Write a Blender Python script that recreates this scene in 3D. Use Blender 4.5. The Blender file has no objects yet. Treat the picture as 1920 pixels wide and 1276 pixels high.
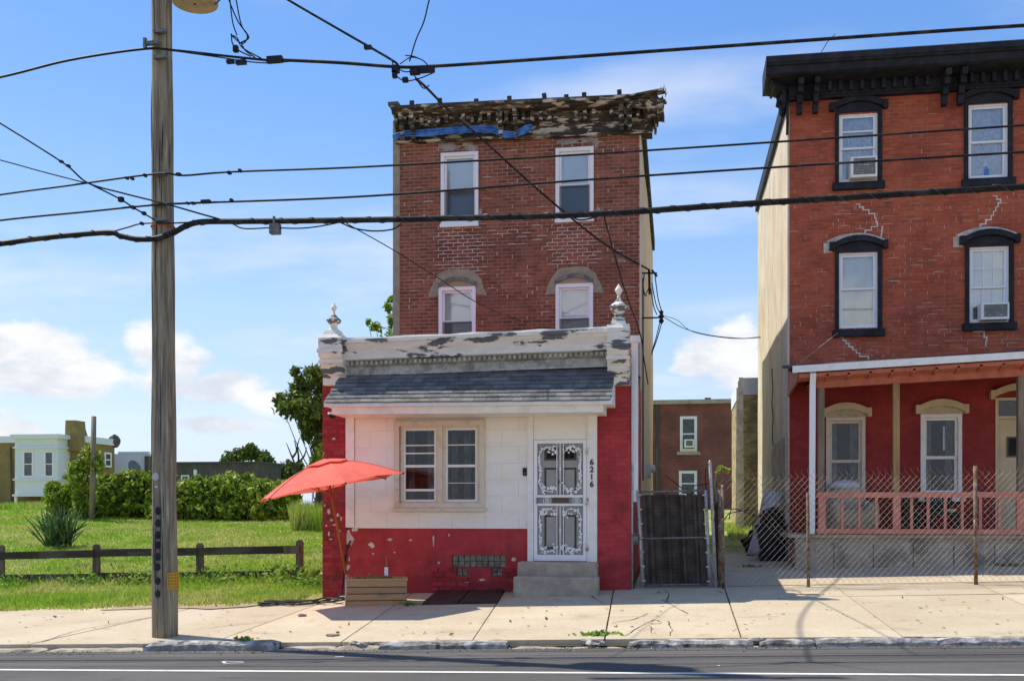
import bpy, math, random
import numpy as np
from mathutils import Vector, Matrix, noise
random.seed(7); rng = np.random.default_rng(7)
sc = bpy.context.scene
col = sc.collection
# ------------------------------------------------------------------ camera
F = 1950.0; PSI = math.atan(320 / F); CS, SN = math.cos(PSI), math.sin(PSI); HY = 950.0; ZC = 1.576
cam = bpy.data.cameras.new('camera'); camo = bpy.data.objects.new('camera', cam); col.objects.link(camo)
cam.sensor_width = 36; cam.lens = 36 * F / 1920; cam.shift_y = (HY - 638) / 1920
cam.clip_start = .1; cam.clip_end = 2000
camo.location = (0, 0, ZC); camo.rotation_euler = (math.pi / 2, 0, PSI)
sc.camera = camo
# ------------------------------------------------------------------ light
SUN_EL = math.radians(54.4); SUN_A = math.radians(23)
SD = Vector((-math.cos(SUN_EL) * math.cos(SUN_A), math.cos(SUN_EL) * math.sin(SUN_A), math.sin(SUN_EL)))
sun = bpy.data.lights.new('sun', 'SUN'); sun.energy = 2.3; sun.angle = math.radians(.53); sun.color = (1, .945, .84)
suno = bpy.data.objects.new('sun', sun); col.objects.link(suno)
suno.rotation_euler = SD.to_track_quat('Z', 'Y').to_euler(); suno.location = (-20, 10, 30)
vs = sc.view_settings; vs.view_transform = 'Standard'; vs.look = 'None'; vs.gamma = 1; vs.use_curve_mapping = False
vs.exposure = 1.30
sc.cycles.max_bounces = 8; sc.cycles.transparent_max_bounces = 24

def pdir(px, py):
    r = (px - 960) / F; v = (HY - py) / F
    d = Vector((r * CS - SN, r * SN + CS, v)); return d.normalized()

def make_world():
    w = bpy.data.worlds.new('World'); sc.world = w; w.use_nodes = True
    N = w.node_tree.nodes; L = w.node_tree.links; N.clear()
    out = N.new('ShaderNodeOutputWorld'); bg = N.new('ShaderNodeBackground'); L.new(bg.outputs[0], out.inputs[0])
    bg.inputs[1].default_value = 0.15
    sky = N.new('ShaderNodeTexSky'); sky.sky_type = 'NISHITA'; sky.sun_disc = False
    sky.sun_elevation = SUN_EL; sky.sun_rotation = math.atan2(SD.x, SD.y)
    sky.air_density = 1.0; sky.dust_density = .1; sky.ozone_density = 2.0; sky.altitude = 50
    tc = N.new('ShaderNodeTexCoord')
    def math_(op, a, b=None, clamp=False):
        n = N.new('ShaderNodeMath'); n.operation = op; n.use_clamp = clamp
        for i, x in enumerate((a, b)):
            if x is None: continue
            if isinstance(x, (int, float)): n.inputs[i].default_value = x
            else: L.new(x, n.inputs[i])
        return n.outputs[0]
    def vmul(v, s):
        n = N.new('ShaderNodeVectorMath'); n.operation = 'MULTIPLY'; L.new(v, n.inputs[0]); n.inputs[1].default_value = s; return n.outputs[0]
    def noise_(v, scale, detail=9, rough=.55):
        n = N.new('ShaderNodeTexNoise'); n.inputs['Scale'].default_value = scale; n.inputs['Detail'].default_value = detail
        n.inputs['Roughness'].default_value = rough; L.new(v, n.inputs['Vector']); return n.outputs['Fac']
    def ramp(x, lo, hi):
        n = N.new('ShaderNodeMapRange'); n.interpolation_type = 'SMOOTHSTEP'; L.new(x, n.inputs[0])
        n.inputs[1].default_value = lo; n.inputs[2].default_value = hi; return n.outputs[0]
    # colour grade of the clear sky: its own red/blue ratio picks the hue, its own brightness scales it
    sp = N.new('ShaderNodeSeparateColor'); L.new(sky.outputs[0], sp.inputs[0])
    ratio = math_('DIVIDE', sp.outputs[0], sp.outputs[2])
    rp = N.new('ShaderNodeValToRGB'); L.new(math_('DIVIDE', math_('SUBTRACT', ratio, .30), 1.2), rp.inputs[0])
    els = rp.color_ramp.elements; stops = [(.025, (.15, .37, .91)), (.065, (.28, .51, .925)), (.125, (.42, .62, .93)), (.34, (.60, .73, .925)), (.92, (.70, .78, .91))]
    els[0].position, els[1].position = stops[0][0], stops[1][0]
    for k in range(2, 5): els.new(stops[k][0])
    for e, (p_, c_) in zip(els, stops): e.color = (*c_, 1)
    br = math_('MULTIPLY', math_('POWER', math_('DIVIDE', sp.outputs[2], 6.2), .45), 3.05)
    gr = N.new('ShaderNodeVectorMath'); gr.operation = 'SCALE'; L.new(rp.outputs[0], gr.inputs[0]); L.new(br, gr.inputs['Scale'])
    D = tc.outputs['Generated']
    sep = N.new('ShaderNodeSeparateXYZ'); L.new(D, sep.inputs[0])
    n1 = noise_(vmul(D, (1, 1, 1.9)), 10.0, 12, .60)
    # fair-weather cumulus standing low in the sky: soft masses broken up by noise
    blobs = [(95, 655, 95, 48), (40, 680, 90, 55), (165, 705, 90, 42), (110, 715, 130, 40), (272, 655, 34, 48), (325, 690, 66, 50), (300, 720, 80, 40), (420, 728, 90, 36), (495, 750, 60, 26), (390, 797, 95, 20), (25, 808, 50, 20),
             (1388, 640, 52, 44), (1330, 668, 70, 34), (1420, 680, 90, 45), (1290, 690, 50, 20), (1650, 700, 160, 90),
             (-200, 720, 200, 90), (2150, 640, 220, 100), (-700, 700, 260, 110), (2700, 700, 300, 110), (-1500, 700, 420, 120), (3800, 650, 500, 150)]
    back = [(-d[0], -d[1], d[2]) for d in (pdir(p, q) for p, q in ((-1200, 640), (-300, 700), (400, 600), (1000, 700), (1700, 620), (2500, 690)))]  # unseen clouds behind the camera, added to brighten the shaded house fronts
    acc = None
    for (c, sx, sy) in [(pdir(b[0], b[1]), b[2], b[3]) for b in blobs] + [(Vector(b), 380, 130) for b in back]:
        sub = N.new('ShaderNodeVectorMath'); sub.operation = 'SUBTRACT'; L.new(D, sub.inputs[0]); sub.inputs[1].default_value = c
        v = vmul(sub.outputs[0], (F / sx, F / sx, F / sy))
        ln = N.new('ShaderNodeVectorMath'); ln.operation = 'LENGTH'; L.new(v, ln.inputs[0])
        g = ramp(ln.outputs['Value'], 1.7, 0.0)
        acc = g if acc is None else math_('MAXIMUM', acc, g)
    cum = ramp(math_('ADD', math_('MULTIPLY', n1, 1.75), math_('MULTIPLY', acc, .62)), 1.00, 1.32)
    cum = math_('MULTIPLY', cum, ramp(acc, .0, .22))
    # thin high cirrus over the whole sky, streaked
    den = math_('ADD', sep.outputs['Z'], .18)
    dv = N.new('ShaderNodeVectorMath'); dv.operation = 'DIVIDE'; L.new(D, dv.inputs[0])
    cx = N.new('ShaderNodeCombineXYZ')
    for i in range(3): L.new(den, cx.inputs[i])
    L.new(cx.outputs[0], dv.inputs[1])
    n2 = noise_(vmul(dv.outputs[0], (.8, 1.7, 0.3)), 1.7, 7, .52)
    cir = math_('MULTIPLY', ramp(n2, .46, .80), .50)
    mask = math_('MAXIMUM', math_('MULTIPLY', cum, .97), cir)
    n3 = noise_(vmul(D, (1, 1, 2.2)), 14.0, 6, .6)
    cr = N.new('ShaderNodeMix'); cr.data_type = 'RGBA'
    L.new(ramp(math_('ADD', n3, math_('MULTIPLY', sep.outputs['Z'], .9)), .42, .74), cr.inputs[0])
    cr.inputs[6].default_value = (2.0, 2.14, 2.36, 1); cr.inputs[7].default_value = (2.75, 2.75, 2.78, 1)
    mx = N.new('ShaderNodeMix'); mx.data_type = 'RGBA'
    L.new(mask, mx.inputs[0]); L.new(gr.outputs[0], mx.inputs[6]); L.new(cr.outputs[2], mx.inputs[7])
    L.new(mx.outputs[2], bg.inputs[0])
make_world()

# ------------------------------------------------------------------ helpers
def P(px, py, Y):
    """the point on the plane at distance Y behind the camera line that a survey sight (px, py) meets"""
    r = (px - 960) / F; X = Y * (r * CS - SN) / (CS + r * SN); d = -X * SN + Y * CS
    return Vector((X, Y, ZC + (HY - py) / F * d))
def PX(px, Y): return P(px, HY, Y).x
def sm(t):
    t = max(0., min(1., t)); return t * t * (3 - 2 * t)
def gz(X, Y):
    g = .029 * max(-40, min(40, X)) * (1 - sm((Y - 18) / 12))
    h = .0466 * (min(Y, 18.5) - 12.36) + .05 * max(0, min(Y, 42) - 18.5)
    h += .3 * math.exp(-((X + 24) / 6) ** 2 - ((Y - 40) / 8) ** 2)
    return g + h
def rz(X, Y): return .029 * max(-40, min(40, X)) - .062 + .018 * max(0, min(12.3 - Y, 6))
def G(px, py, fn=gz):
    lo, hi = 4, 90
    for _ in range(50):
        m = (lo + hi) / 2; p = P(px, py, m)
        if p.z > fn(p.x, m): lo = m
        else: hi = m
    return P(px, py, lo)
YF, YU = 17.36, 21.7

class MB:
    def __init__(s): s.v = []; s.f = []
    def add(s, vs, fs):
        o = len(s.v); s.v += [tuple(v) for v in vs]; s.f += [tuple(i + o for i in f) for f in fs]; return s
    def box(s, x0, x1, y0, y1, z0, z1, m=None):
        vs = [(x, y, z) for z in (z0, z1) for y in (y0, y1) for x in (x0, x1)]
        if m is not None: vs = [m @ Vector(v) for v in vs]
        return s.add(vs, [(0, 2, 3, 1), (4, 5, 7, 6), (0, 1, 5, 4), (2, 6, 7, 3), (0, 4, 6, 2), (1, 3, 7, 5)])
    def hexa(s, vs):   # 8 corners ordered like box
        return s.add(vs, [(0, 2, 3, 1), (4, 5, 7, 6), (0, 1, 5, 4), (2, 6, 7, 3), (0, 4, 6, 2), (1, 3, 7, 5)])
    def bar(s, a, b, w, d=None, up=(0, 0, 1)):
        a, b = Vector(a), Vector(b); d = d or w; t = (b - a).normalized(); u = Vector(up)
        if abs(t.dot(u)) > .95: u = Vector((0, 1, 0))
        r = t.cross(u).normalized(); u = r.cross(t).normalized()
        vs = []
        for p in (a, b):
            for j in (-1, 1):
                for i in (-1, 1): vs.append(p + r * (i * w / 2) + u * (j * d / 2))
        return s.add(vs, [(0, 1, 3, 2), (4, 6, 7, 5), (0, 4, 5, 1), (2, 3, 7, 6), (0, 2, 6, 4), (1, 5, 7, 3)])
    def tube(s, pts, r, n=6, cap=True):
        pts = [Vector(p) for p in pts]; k = len(pts); rs = r if isinstance(r, (list, tuple)) else [r] * k
        ref = Vector((0, 0, 1)); vs = []; fs = []; last = None
        for i, p in enumerate(pts):
            t = (pts[min(i + 1, k - 1)] - pts[max(i - 1, 0)])
            if t.length < 1e-9: t = Vector((0, 0, 1))
            t.normalize()
            if last is None:
                a = t.cross(ref)
                if a.length < .1: a = t.cross(Vector((0, 1, 0)))
            else: a = last - t * last.dot(t)
            a.normalize(); last = a; b = t.cross(a)
            for j in range(n):
                th = 2 * math.pi * j / n; vs.append(p + a * (math.cos(th) * rs[i]) + b * (math.sin(th) * rs[i]))
        for i in range(k - 1):
            for j in range(n):
                fs.append((i * n + j, i * n + (j + 1) % n, (i + 1) * n + (j + 1) % n, (i + 1) * n + j))
        if cap: fs += [tuple(range(n - 1, -1, -1)), tuple(range((k - 1) * n, k * n))]
        return s.add(vs, fs)
    def lathe(s, prof, c=(0, 0, 0), n=16, m=None, sq=False):
        vs = []; fs = []; k = len(prof); c = Vector(c)
        for (r, z) in prof:
            for j in range(n):
                th = 2 * math.pi * (j + .5) / n; q = Vector((r * math.cos(th), r * math.sin(th), z))
                vs.append((m @ q if m is not None else q) + c)
        for i in range(k - 1):
            for j in range(n): fs.append((i * n + j, i * n + (j + 1) % n, (i + 1) * n + (j + 1) % n, (i + 1) * n + j))
        fs += [tuple(range(n - 1, -1, -1)), tuple(range((k - 1) * n, k * n))]
        return s.add(vs, fs)
    def strip(s, A, B, y0, y1):
        """solid between two polylines A (outer) and B (inner) in x,z extruded from y0 to y1"""
        n = len(A); vs = []
        for (x, z) in A: vs += [(x, y0, z), (x, y1, z)]
        for (x, z) in B: vs += [(x, y0, z), (x, y1, z)]
        o = 2 * n; fs = []
        for i in range(n - 1):
            a, b, c, d = 2 * i, 2 * i + 2, o + 2 * i, o + 2 * i + 2
            fs += [(a, c, d, b), (a + 1, b + 1, d + 1, c + 1), (a, b, b + 1, a + 1), (c, c + 1, d + 1, d)]
        fs += [(0, 1, o + 1, o), (o - 2, 2 * o - 2, 2 * o - 1, o - 1)]
        return s.add(vs, fs)
    def prism(s, poly, y0, y1):
        n = len(poly); vs = [(x, y0, z) for x, z in poly] + [(x, y1, z) for x, z in poly]
        return s.add(vs, [tuple(range(n)), tuple(range(2 * n - 1, n - 1, -1))] + [(i, i + n, (i + 1) % n + n, (i + 1) % n) for i in range(n)])
    def sweep(s, prof, A, B):
        """profile [(dy, dz)] swept from point A to point B (closed ends)"""
        n = len(prof); A, B = Vector(A), Vector(B)
        vs = [A + Vector((0, y, z)) for y, z in prof] + [B + Vector((0, y, z)) for y, z in prof]
        return s.add(vs, [(i, i + 1, i + 1 + n, i + n) for i in range(n - 1)] + [(n - 1, 0, n, 2 * n - 1), tuple(range(n - 1, -1, -1)), tuple(range(n, 2 * n))])
    def ring(s, x0, x1, z0, z1, t, y0, y1, tb=None, tt=None):
        tb = t if tb is None else tb; tt = t if tt is None else tt
        s.box(x0, x0 + t, y0, y1, z0, z1); s.box(x1 - t, x1, y0, y1, z0, z1)
        s.box(x0 + t, x1 - t, y0, y1, z0, z0 + tb); s.box(x0 + t, x1 - t, y0, y1, z1 - tt, z1); return s
    def blob(s, c, r, n=10, k=7, amp=.15, seed=0, sq=1.0):
        c = Vector(c); vs = []; fs = []
        for i in range(k + 1):
            ph = math.pi * i / k
            for j in range(n):
                th = 2 * math.pi * j / n
                q = Vector((math.sin(ph) * math.cos(th), math.sin(ph) * math.sin(th), math.cos(ph)))
                e = 1 + amp * noise.noise(q * 1.7 + Vector((seed * 3.1, seed, 0))) * 2
                q = Vector([math.copysign(abs(t) ** sq, t) for t in q])
                vs.append(c + Vector((q.x * r[0], q.y * r[1], q.z * r[2])) * e)
        for i in range(k):
            for j in range(n): fs.append((i * n + j, (i + 1) * n + j, (i + 1) * n + (j + 1) % n, i * n + (j + 1) % n))
        return s.add(vs, fs)
    def build(s, name, mat, parent=None, smooth=False):
        me = bpy.data.meshes.new(name); me.from_pydata(s.v, [], s.f); me.update()
        return link(name, me, mat, parent, smooth)

def link(name, me, mat, parent=None, smooth=False):
    o = bpy.data.objects.new(name, me); col.objects.link(o)
    if mat is not None and not me.materials: me.materials.append(mat)
    if smooth: me.polygons.foreach_set('use_smooth', [True] * len(me.polygons))
    if parent is not None: adopt(o, parent)
    return o
def wloc(o):
    v = Vector(o.location)
    while o.parent is not None:
        v = v + o.matrix_parent_inverse.translation; o = o.parent; v = v + Vector(o.location)
    return v
def adopt(o, parent):
    o.parent = parent; o.matrix_parent_inverse = Matrix.Translation(-wloc(parent))
def tag(o, label, cat, group=None):
    o['label'] = label; o['category'] = cat
    if group: o['group'] = group
    return o
def thing(name, loc, label, cat, group=None):
    o = bpy.data.objects.new(name, None); col.objects.link(o); o.location = loc; o.empty_display_size = .2
    return tag(o, label, cat, group)
def kind(o, k): o['kind'] = k; return o
def arrmesh(name, V, faces_n, mat, parent=None):
    """V: (n, k, 3) array of n separate k-gons"""
    n, k, _ = V.shape; me = bpy.data.meshes.new(name)
    me.vertices.add(n * k); me.vertices.foreach_set('co', V.reshape(-1).astype(np.float32))
    me.loops.add(n * k); me.loops.foreach_set('vertex_index', np.arange(n * k, dtype=np.int32))
    me.polygons.add(n); me.polygons.foreach_set('loop_start', np.arange(0, n * k, k, dtype=np.int32))
    me.update(); me.validate()
    return link(name, me, mat, parent)
def catmull(pts, n=8):
    pts = [Vector(p) for p in pts]; out = []; q = [pts[0] * 2 - pts[1]] + pts + [pts[-1] * 2 - pts[-2]]
    for i in range(1, len(q) - 2):
        for j in range(n):
            t = j / n; a, b, c, d = q[i - 1], q[i], q[i + 1], q[i + 2]
            out.append(.5 * ((2 * b) + (c - a) * t + (2 * a - 5 * b + 4 * c - d) * t * t + (3 * b - a - 3 * c + d) * t ** 3))
    out.append(pts[-1]); return out

# ------------------------------------------------------------------ materials
MATS = {}
def M(name, c, c2=None, mask=(3, .45, .6, 6), c3=None, mask3=(8, .6, .7, 6), rough=.8, vary=.18, vscale=6, rnd=0., bump=None, metal=0., spec=.12,
      stretch=(1, 1, 1), trans=0.):
    if name in MATS: return MATS[name]
    m = bpy.data.materials.new(name); m.use_nodes = True; MATS[name] = m
    nt = m.node_tree; N, L = nt.nodes, nt.links; b = N['Principled BSDF']; out = N['Material Output']
    b.inputs['Roughness'].default_value = rough; b.inputs['Metallic'].default_value = metal; b.inputs['Specular IOR Level'].default_value = spec
    geo = N.new('ShaderNodeNewGeometry')
    mp = N.new('ShaderNodeVectorMath'); mp.operation = 'MULTIPLY'; L.new(geo.outputs['Position'], mp.inputs[0]); mp.inputs[1].default_value = stretch
    def nz(scale, detail=6, rgh=.6):
        n = N.new('ShaderNodeTexNoise'); n.inputs['Scale'].default_value = scale; n.inputs['Detail'].default_value = detail
        n.inputs['Roughness'].default_value = rgh; L.new(mp.outputs[0], n.inputs['Vector']); return n.outputs['Fac']
    def mr(x, a, b_, c_=0., d=1., smooth=True):
        n = N.new('ShaderNodeMapRange'); n.interpolation_type = 'SMOOTHSTEP' if smooth else 'LINEAR'; L.new(x, n.inputs[0])
        for i, v in enumerate((a, b_, c_, d)): n.inputs[i + 1].default_value = v
        return n.outputs[0]
    def mix(fac, A, B):
        n = N.new('ShaderNodeMix'); n.data_type = 'RGBA'; L.new(fac, n.inputs[0])
        for i, x in ((6, A), (7, B)):
            if isinstance(x, tuple): n.inputs[i].default_value = (*x, 1)
            else: L.new(x, n.inputs[i])
        return n.outputs[2]
    colr = c
    if c2 is not None: colr = mix(mr(nz(mask[0], mask[3] if len(mask) > 3 else 6), mask[1], mask[2]), colr, c2)
    if c3 is not None: colr = mix(mr(nz(mask3[0], mask3[3] if len(mask3) > 3 else 6), mask3[1], mask3[2]), colr, c3)
    val = mr(nz(vscale, 8, .65), .25, .75, 1 - vary, 1 + vary, False)
    if rnd:
        oi = N.new('ShaderNodeObjectInfo'); ad = N.new('ShaderNodeMath'); ad.operation = 'ADD'
        L.new(geo.outputs['Random Per Island'], ad.inputs[0]); L.new(oi.outputs['Random'], ad.inputs[1])
        fr = N.new('ShaderNodeMath'); fr.operation = 'FRACT'; L.new(ad.outputs[0], fr.inputs[0])
        rv = mr(fr.outputs[0], 0, 1, 1 - rnd, 1 + rnd, False)
        mu = N.new('ShaderNodeMath'); mu.operation = 'MULTIPLY'; L.new(val, mu.inputs[0]); L.new(rv, mu.inputs[1]); val = mu.outputs[0]
    h = N.new('ShaderNodeMix'); h.data_type = 'RGBA'; h.blend_type = 'MULTIPLY'; h.inputs[0].default_value = 1
    if isinstance(colr, tuple): h.inputs[6].default_value = (*colr, 1)
    else: L.new(colr, h.inputs[6])
    cv = N.new('ShaderNodeCombineColor')
    for i in range(3): L.new(val, cv.inputs[i])
    L.new(cv.outputs[0], h.inputs[7]); L.new(h.outputs[2], b.inputs['Base Color'])
    if bump:
        bm = N.new('ShaderNodeBump'); bm.inputs['Strength'].default_value = bump[1]; bm.inputs['Distance'].default_value = bump[2] if len(bump) > 2 else .02
        L.new(nz(bump[0], 8, .65), bm.inputs['Height']); L.new(bm.outputs[0], b.inputs['Normal'])
    if trans:
        tr = N.new('ShaderNodeBsdfTranslucent'); L.new(h.outputs[2], tr.inputs['Color'])
        ms = N.new('ShaderNodeMixShader'); ms.inputs[0].default_value = trans
        L.new(b.outputs[0], ms.inputs[1]); L.new(tr.outputs[0], ms.inputs[2]); L.new(ms.outputs[0], out.inputs[0])
    return m
def glass_mat(name, tint=(.965, .98, .98), refl=1.0, k=.55):
    m = bpy.data.materials.new(name); m.use_nodes = True; MATS[name] = m; N, L = m.node_tree.nodes, m.node_tree.links; N.clear()
    out = N.new('ShaderNodeOutputMaterial'); t = N.new('ShaderNodeBsdfTransparent'); t.inputs[0].default_value = (*tint, 1)
    g = N.new('ShaderNodeBsdfGlossy'); g.inputs['Roughness'].default_value = .03; g.inputs[0].default_value = (refl, refl, refl, 1)
    fr = N.new('ShaderNodeFresnel'); fr.inputs[0].default_value = 1.55
    no = N.new('ShaderNodeTexNoise'); no.inputs['Scale'].default_value = 1.3; bp = N.new('ShaderNodeBump'); bp.inputs['Strength'].default_value = .06
    L.new(no.outputs[0], bp.inputs['Height']); L.new(bp.outputs[0], g.inputs['Normal'])
    ad = N.new('ShaderNodeMath'); ad.operation = 'MULTIPLY_ADD'; L.new(fr.outputs[0], ad.inputs[0]); ad.inputs[1].default_value = k; ad.inputs[2].default_value = .0
    ms = N.new('ShaderNodeMixShader'); L.new(ad.outputs[0], ms.inputs[0]); L.new(t.outputs[0], ms.inputs[1]); L.new(g.outputs[0], ms.inputs[2])
    L.new(ms.outputs[0], out.inputs[0]); return m
def brick_tex_mat(name, c1, c2, mortar, w=.213, h=.076):
    m = bpy.data.materials.new(name); m.use_nodes = True; MATS[name] = m; N, L = m.node_tree.nodes, m.node_tree.links; b = N['Principled BSDF']
    b.inputs['Roughness'].default_value = .9
    g = N.new('ShaderNodeNewGeometry'); s = N.new('ShaderNodeSeparateXYZ'); L.new(g.outputs['Position'], s.inputs[0])
    a = N.new('ShaderNodeMath'); a.operation = 'ADD'; L.new(s.outputs[0], a.inputs[0]); L.new(s.outputs[1], a.inputs[1])
    c = N.new('ShaderNodeCombineXYZ'); L.new(a.outputs[0], c.inputs[0]); L.new(s.outputs[2], c.inputs[1])
    t = N.new('ShaderNodeTexBrick'); L.new(c.outputs[0], t.inputs['Vector']); t.inputs['Scale'].default_value = 1
    t.inputs['Brick Width'].default_value = w; t.inputs['Row Height'].default_value = h; t.inputs['Mortar Size'].default_value = .008
    t.inputs['Color1'].default_value = (*c1, 1); t.inputs['Color2'].default_value = (*c2, 1); t.inputs['Mortar'].default_value = (*mortar, 1)
    no = N.new('ShaderNodeTexNoise'); no.inputs['Scale'].default_value = .9; no.inputs['Detail'].default_value = 7; L.new(g.outputs['Position'], no.inputs['Vector'])
    mr = N.new('ShaderNodeMapRange'); L.new(no.outputs[0], mr.inputs[0]); mr.inputs[1].default_value = .3; mr.inputs[2].default_value = .7; mr.inputs[3].default_value = .65; mr.inputs[4].default_value = 1.3
    h_ = N.new('ShaderNodeMix'); h_.data_type = 'RGBA'; h_.blend_type = 'MULTIPLY'; h_.inputs[0].default_value = 1
    L.new(t.outputs[0], h_.inputs[6]); L.new(mr.outputs[0], h_.inputs[7]); L.new(h_.outputs[2], b.inputs['Base Color']); return m

m_brick = M('dark_red_brick', (.295, .103, .062), (.205, .074, .049), (1.2, .4, .62, 6), rough=.85, vary=.2, vscale=9, rnd=.22, bump=(60, .3))
m_mortar = M('grey_mortar', (.50, .355, .26), (.35, .235, .165), (.9, .4, .6, 7), vary=.25)
m_point = M('pale_repointing', (.62, .53, .44), (.48, .40, .32), (5, .4, .65, 7), vary=.25)
m_patch = M('cement_patch', (.42, .35, .25), (.29, .24, .17), (6, .4, .6, 7), vary=.25, bump=(25, .6, .02))
m_rbrick = M('painted_orange_brick', (.46, .112, .058), (.34, .082, .048), (.9, .42, .66, 7), c3=(.24, .07, .05), mask3=(2.2, .56, .74, 8), rough=.8, vary=.2, vscale=10, rnd=.15, bump=(50, .3))
m_rmortar = M('painted_mortar', (.47, .19, .115), (.30, .10, .065), (1.2, .42, .62, 7), vary=.2)
m_redpaint = M('crimson_masonry_paint', (.46, .055, .06), (.36, .045, .046), (1.1, .4, .62, 7), c3=(.13, .035, .035), mask3=(2.2, .60, .74, 9), rough=.6, vary=.2, vscale=4, bump=(14, .4, .02), rnd=.10)
m_redold = M('worn_red_paint_brick', (.33, .045, .045), (.38, .042, .05), (1.4, .42, .6, 7), c3=(.16, .06, .045), mask3=(5, .56, .68, 8), rough=.75, vary=.25, rnd=.2, bump=(18, .5, .02))
m_flake = M('bare_plaster_flake', (.58, .44, .34), (.66, .60, .54), (9, .4, .6, 5), vary=.2)
m_porchred = M('dark_red_paint', (.33, .046, .038), (.28, .04, .035), (1.6, .4, .6, 6), rough=.65, vary=.16, rnd=.08, bump=(30, .3))
m_stucco = M('cream_stucco', (.66, .58, .45), (.55, .46, .33), (1.5, .42, .62, 9), c3=(.34, .26, .17), mask3=(5, .60, .74, 9), rough=.9, vary=.2, bump=(22, .5, .03), stretch=(1, 1, .45))
m_stucco2 = M('stained_tan_stucco', (.44, .35, .2), (.26, .2, .1), (2.2, .42, .62, 9), rough=.9, vary=.3, bump=(20, .5, .03), stretch=(1, 1, 2.2))
m_siding = M('off_white_siding', (.90, .86, .77), (.86, .80, .69), (1.6, .45, .65, 8), rough=.55, vary=.035, vscale=14, rnd=.012, stretch=(1, 1, 2.5))
m_white = M('white_paint', (.88, .84, .77), (.80, .75, .66), (4, .5, .7, 8), rough=.5, vary=.08)
m_vinyl = M('white_vinyl', (.88, .87, .85), rough=.4, vary=.04)
m_trim = M('beige_window_trim', (.74, .64, .50), (.58, .49, .38), (6, .5, .66, 8), rough=.6, vary=.12)
m_peel = M('peeling_white_sheet_metal', (.86, .78, .66), (.66, .50, .34), (2.6, .50, .66, 9), c3=(.15, .15, .155), mask3=(2.6, .545, .565, 12), rough=.6, vary=.14, bump=(16, .4, .02), stretch=(.6, 1, 1.9))
m_soot = M('sooty_cornice_metal', (.56, .52, .44), (.36, .32, .26), (5, .42, .6, 7), rough=.7, vary=.25)
m_rot = M('rotten_wood_cornice', (.06, .05, .038), (.56, .50, .38), (6.5, .515, .575, 11), c3=(.13, .105, .06), mask3=(5, .50, .62, 8), rough=.9, vary=.3, bump=(18, .7, .03), stretch=(.45, 1, 1.7))
m_dark = M('weathered_dark_board', (.05, .042, .036), (.14, .12, .09), (4, .5, .66, 8), vary=.3)
m_tarp = M('blue_tarp', (.10, .27, .62), (.06, .18, .46), (8, .45, .6, 6), rough=.45, vary=.25)
m_black = M('black_trim_paint', (.022, .023, .028), (.034, .034, .038), (4, .45, .6, 6), rough=.55, vary=.2)
m_shing = M('charcoal_shingle', (.20, .195, .18), (.15, .15, .145), (5, .45, .6, 6), rough=.95, vary=.2, vscale=30, rnd=.26, bump=(120, .5))
m_conc = M('grey_concrete', (.46, .385, .29), (.35, .29, .215), (2.4, .42, .62, 9), c3=(.17, .15, .12), mask3=(6, .6, .76, 9), rough=.9, vary=.18, bump=(30, .4, .02))
m_walk = M('sidewalk_concrete', (.50, .405, .275), (.55, .455, .32), (.7, .4, .62, 8), c3=(.36, .265, .165), mask3=(1.7, .54, .78, 11), rough=.9, vary=.13, vscale=22, rnd=.05, bump=(60, .25, .01))
m_found = M('old_foundation_concrete', (.44, .37, .28), (.24, .205, .16), (1.8, .45, .62, 9), rough=.95, vary=.25, bump=(14, .6, .03))
m_soil = M('joint_soil', (.10, .075, .05), vary=.3)
m_asph = M('asphalt', (.102, .094, .086), (.125, .115, .105), (.8, .42, .62, 8), c3=(.075, .07, .065), mask3=(2.6, .58, .72, 9), rough=.9, vary=.3, vscale=90, bump=(160, .5, .01), stretch=(.35, 1, 1))
m_line = M('road_paint', (.70, .66, .60), (.42, .39, .36), (9, .58, .72, 9), rough=.7, vary=.12)
m_granite = M('granite_kerb', (.30, .275, .24), (.48, .44, .38), (6, .45, .6, 8), c3=(.09, .082, .075), mask3=(5, .52, .66, 8), rough=.85, vary=.3, bump=(20, .8, .03))
m_lawn = M('lawn_ground', (.20, .28, .04), (.40, .36, .14), (.7, .42, .62, 8), c3=(.10, .16, .03), mask3=(2.2, .56, .70, 8), vary=.3, vscale=25, bump=(30, .6, .05))
m_grass = M('grass_blades', (.31, .46, .045), (.50, .50, .14), (.5, .42, .62, 8), c3=(.17, .30, .04), mask3=(1.6, .54, .68, 8), rough=.6, vary=.25, rnd=.4, trans=.35)
m_weed = M('weed_leaves', (.17, .30, .045), (.25, .34, .055), (2, .42, .6, 6), rough=.6, vary=.25, rnd=.45, trans=.35)
m_leaf = M('hedge_leaves', (.22, .32, .035), (.33, .40, .055), (.8, .4, .6, 6), rough=.55, vary=.2, rnd=.5, trans=.22)
m_leaf2 = M('tree_leaves', (.11, .16, .035), (.16, .21, .045), (.8, .4, .6, 6), rough=.5, vary=.2, rnd=.5, trans=.3)
m_yucca = M('yucca_leaves', (.07, .15, .06), (.12, .2, .07), (6, .4, .6, 6), rough=.5, vary=.2, rnd=.4, trans=.15)
m_bark = M('bark', (.11, .085, .06), (.06, .05, .04), (9, .4, .6, 7), vary=.3)
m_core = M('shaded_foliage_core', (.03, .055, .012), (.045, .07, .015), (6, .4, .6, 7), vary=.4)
m_pole = M('weathered_pole_wood', (.33, .275, .185), (.20, .165, .115), (26, .42, .60, 9), c3=(.46, .40, .28), mask3=(38, .56, .68, 8), rough=.9, vary=.3, vscale=40, bump=(40, 1.0, .02), stretch=(1, 1, .045))
m_wire = M('cable_sheath', (.022, .021, .02), (.045, .042, .038), (6, .5, .6, 5), rough=.6, vary=.2)
m_wire2 = M('grey_cable', (.075, .07, .065), rough=.5, vary=.3)
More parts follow.
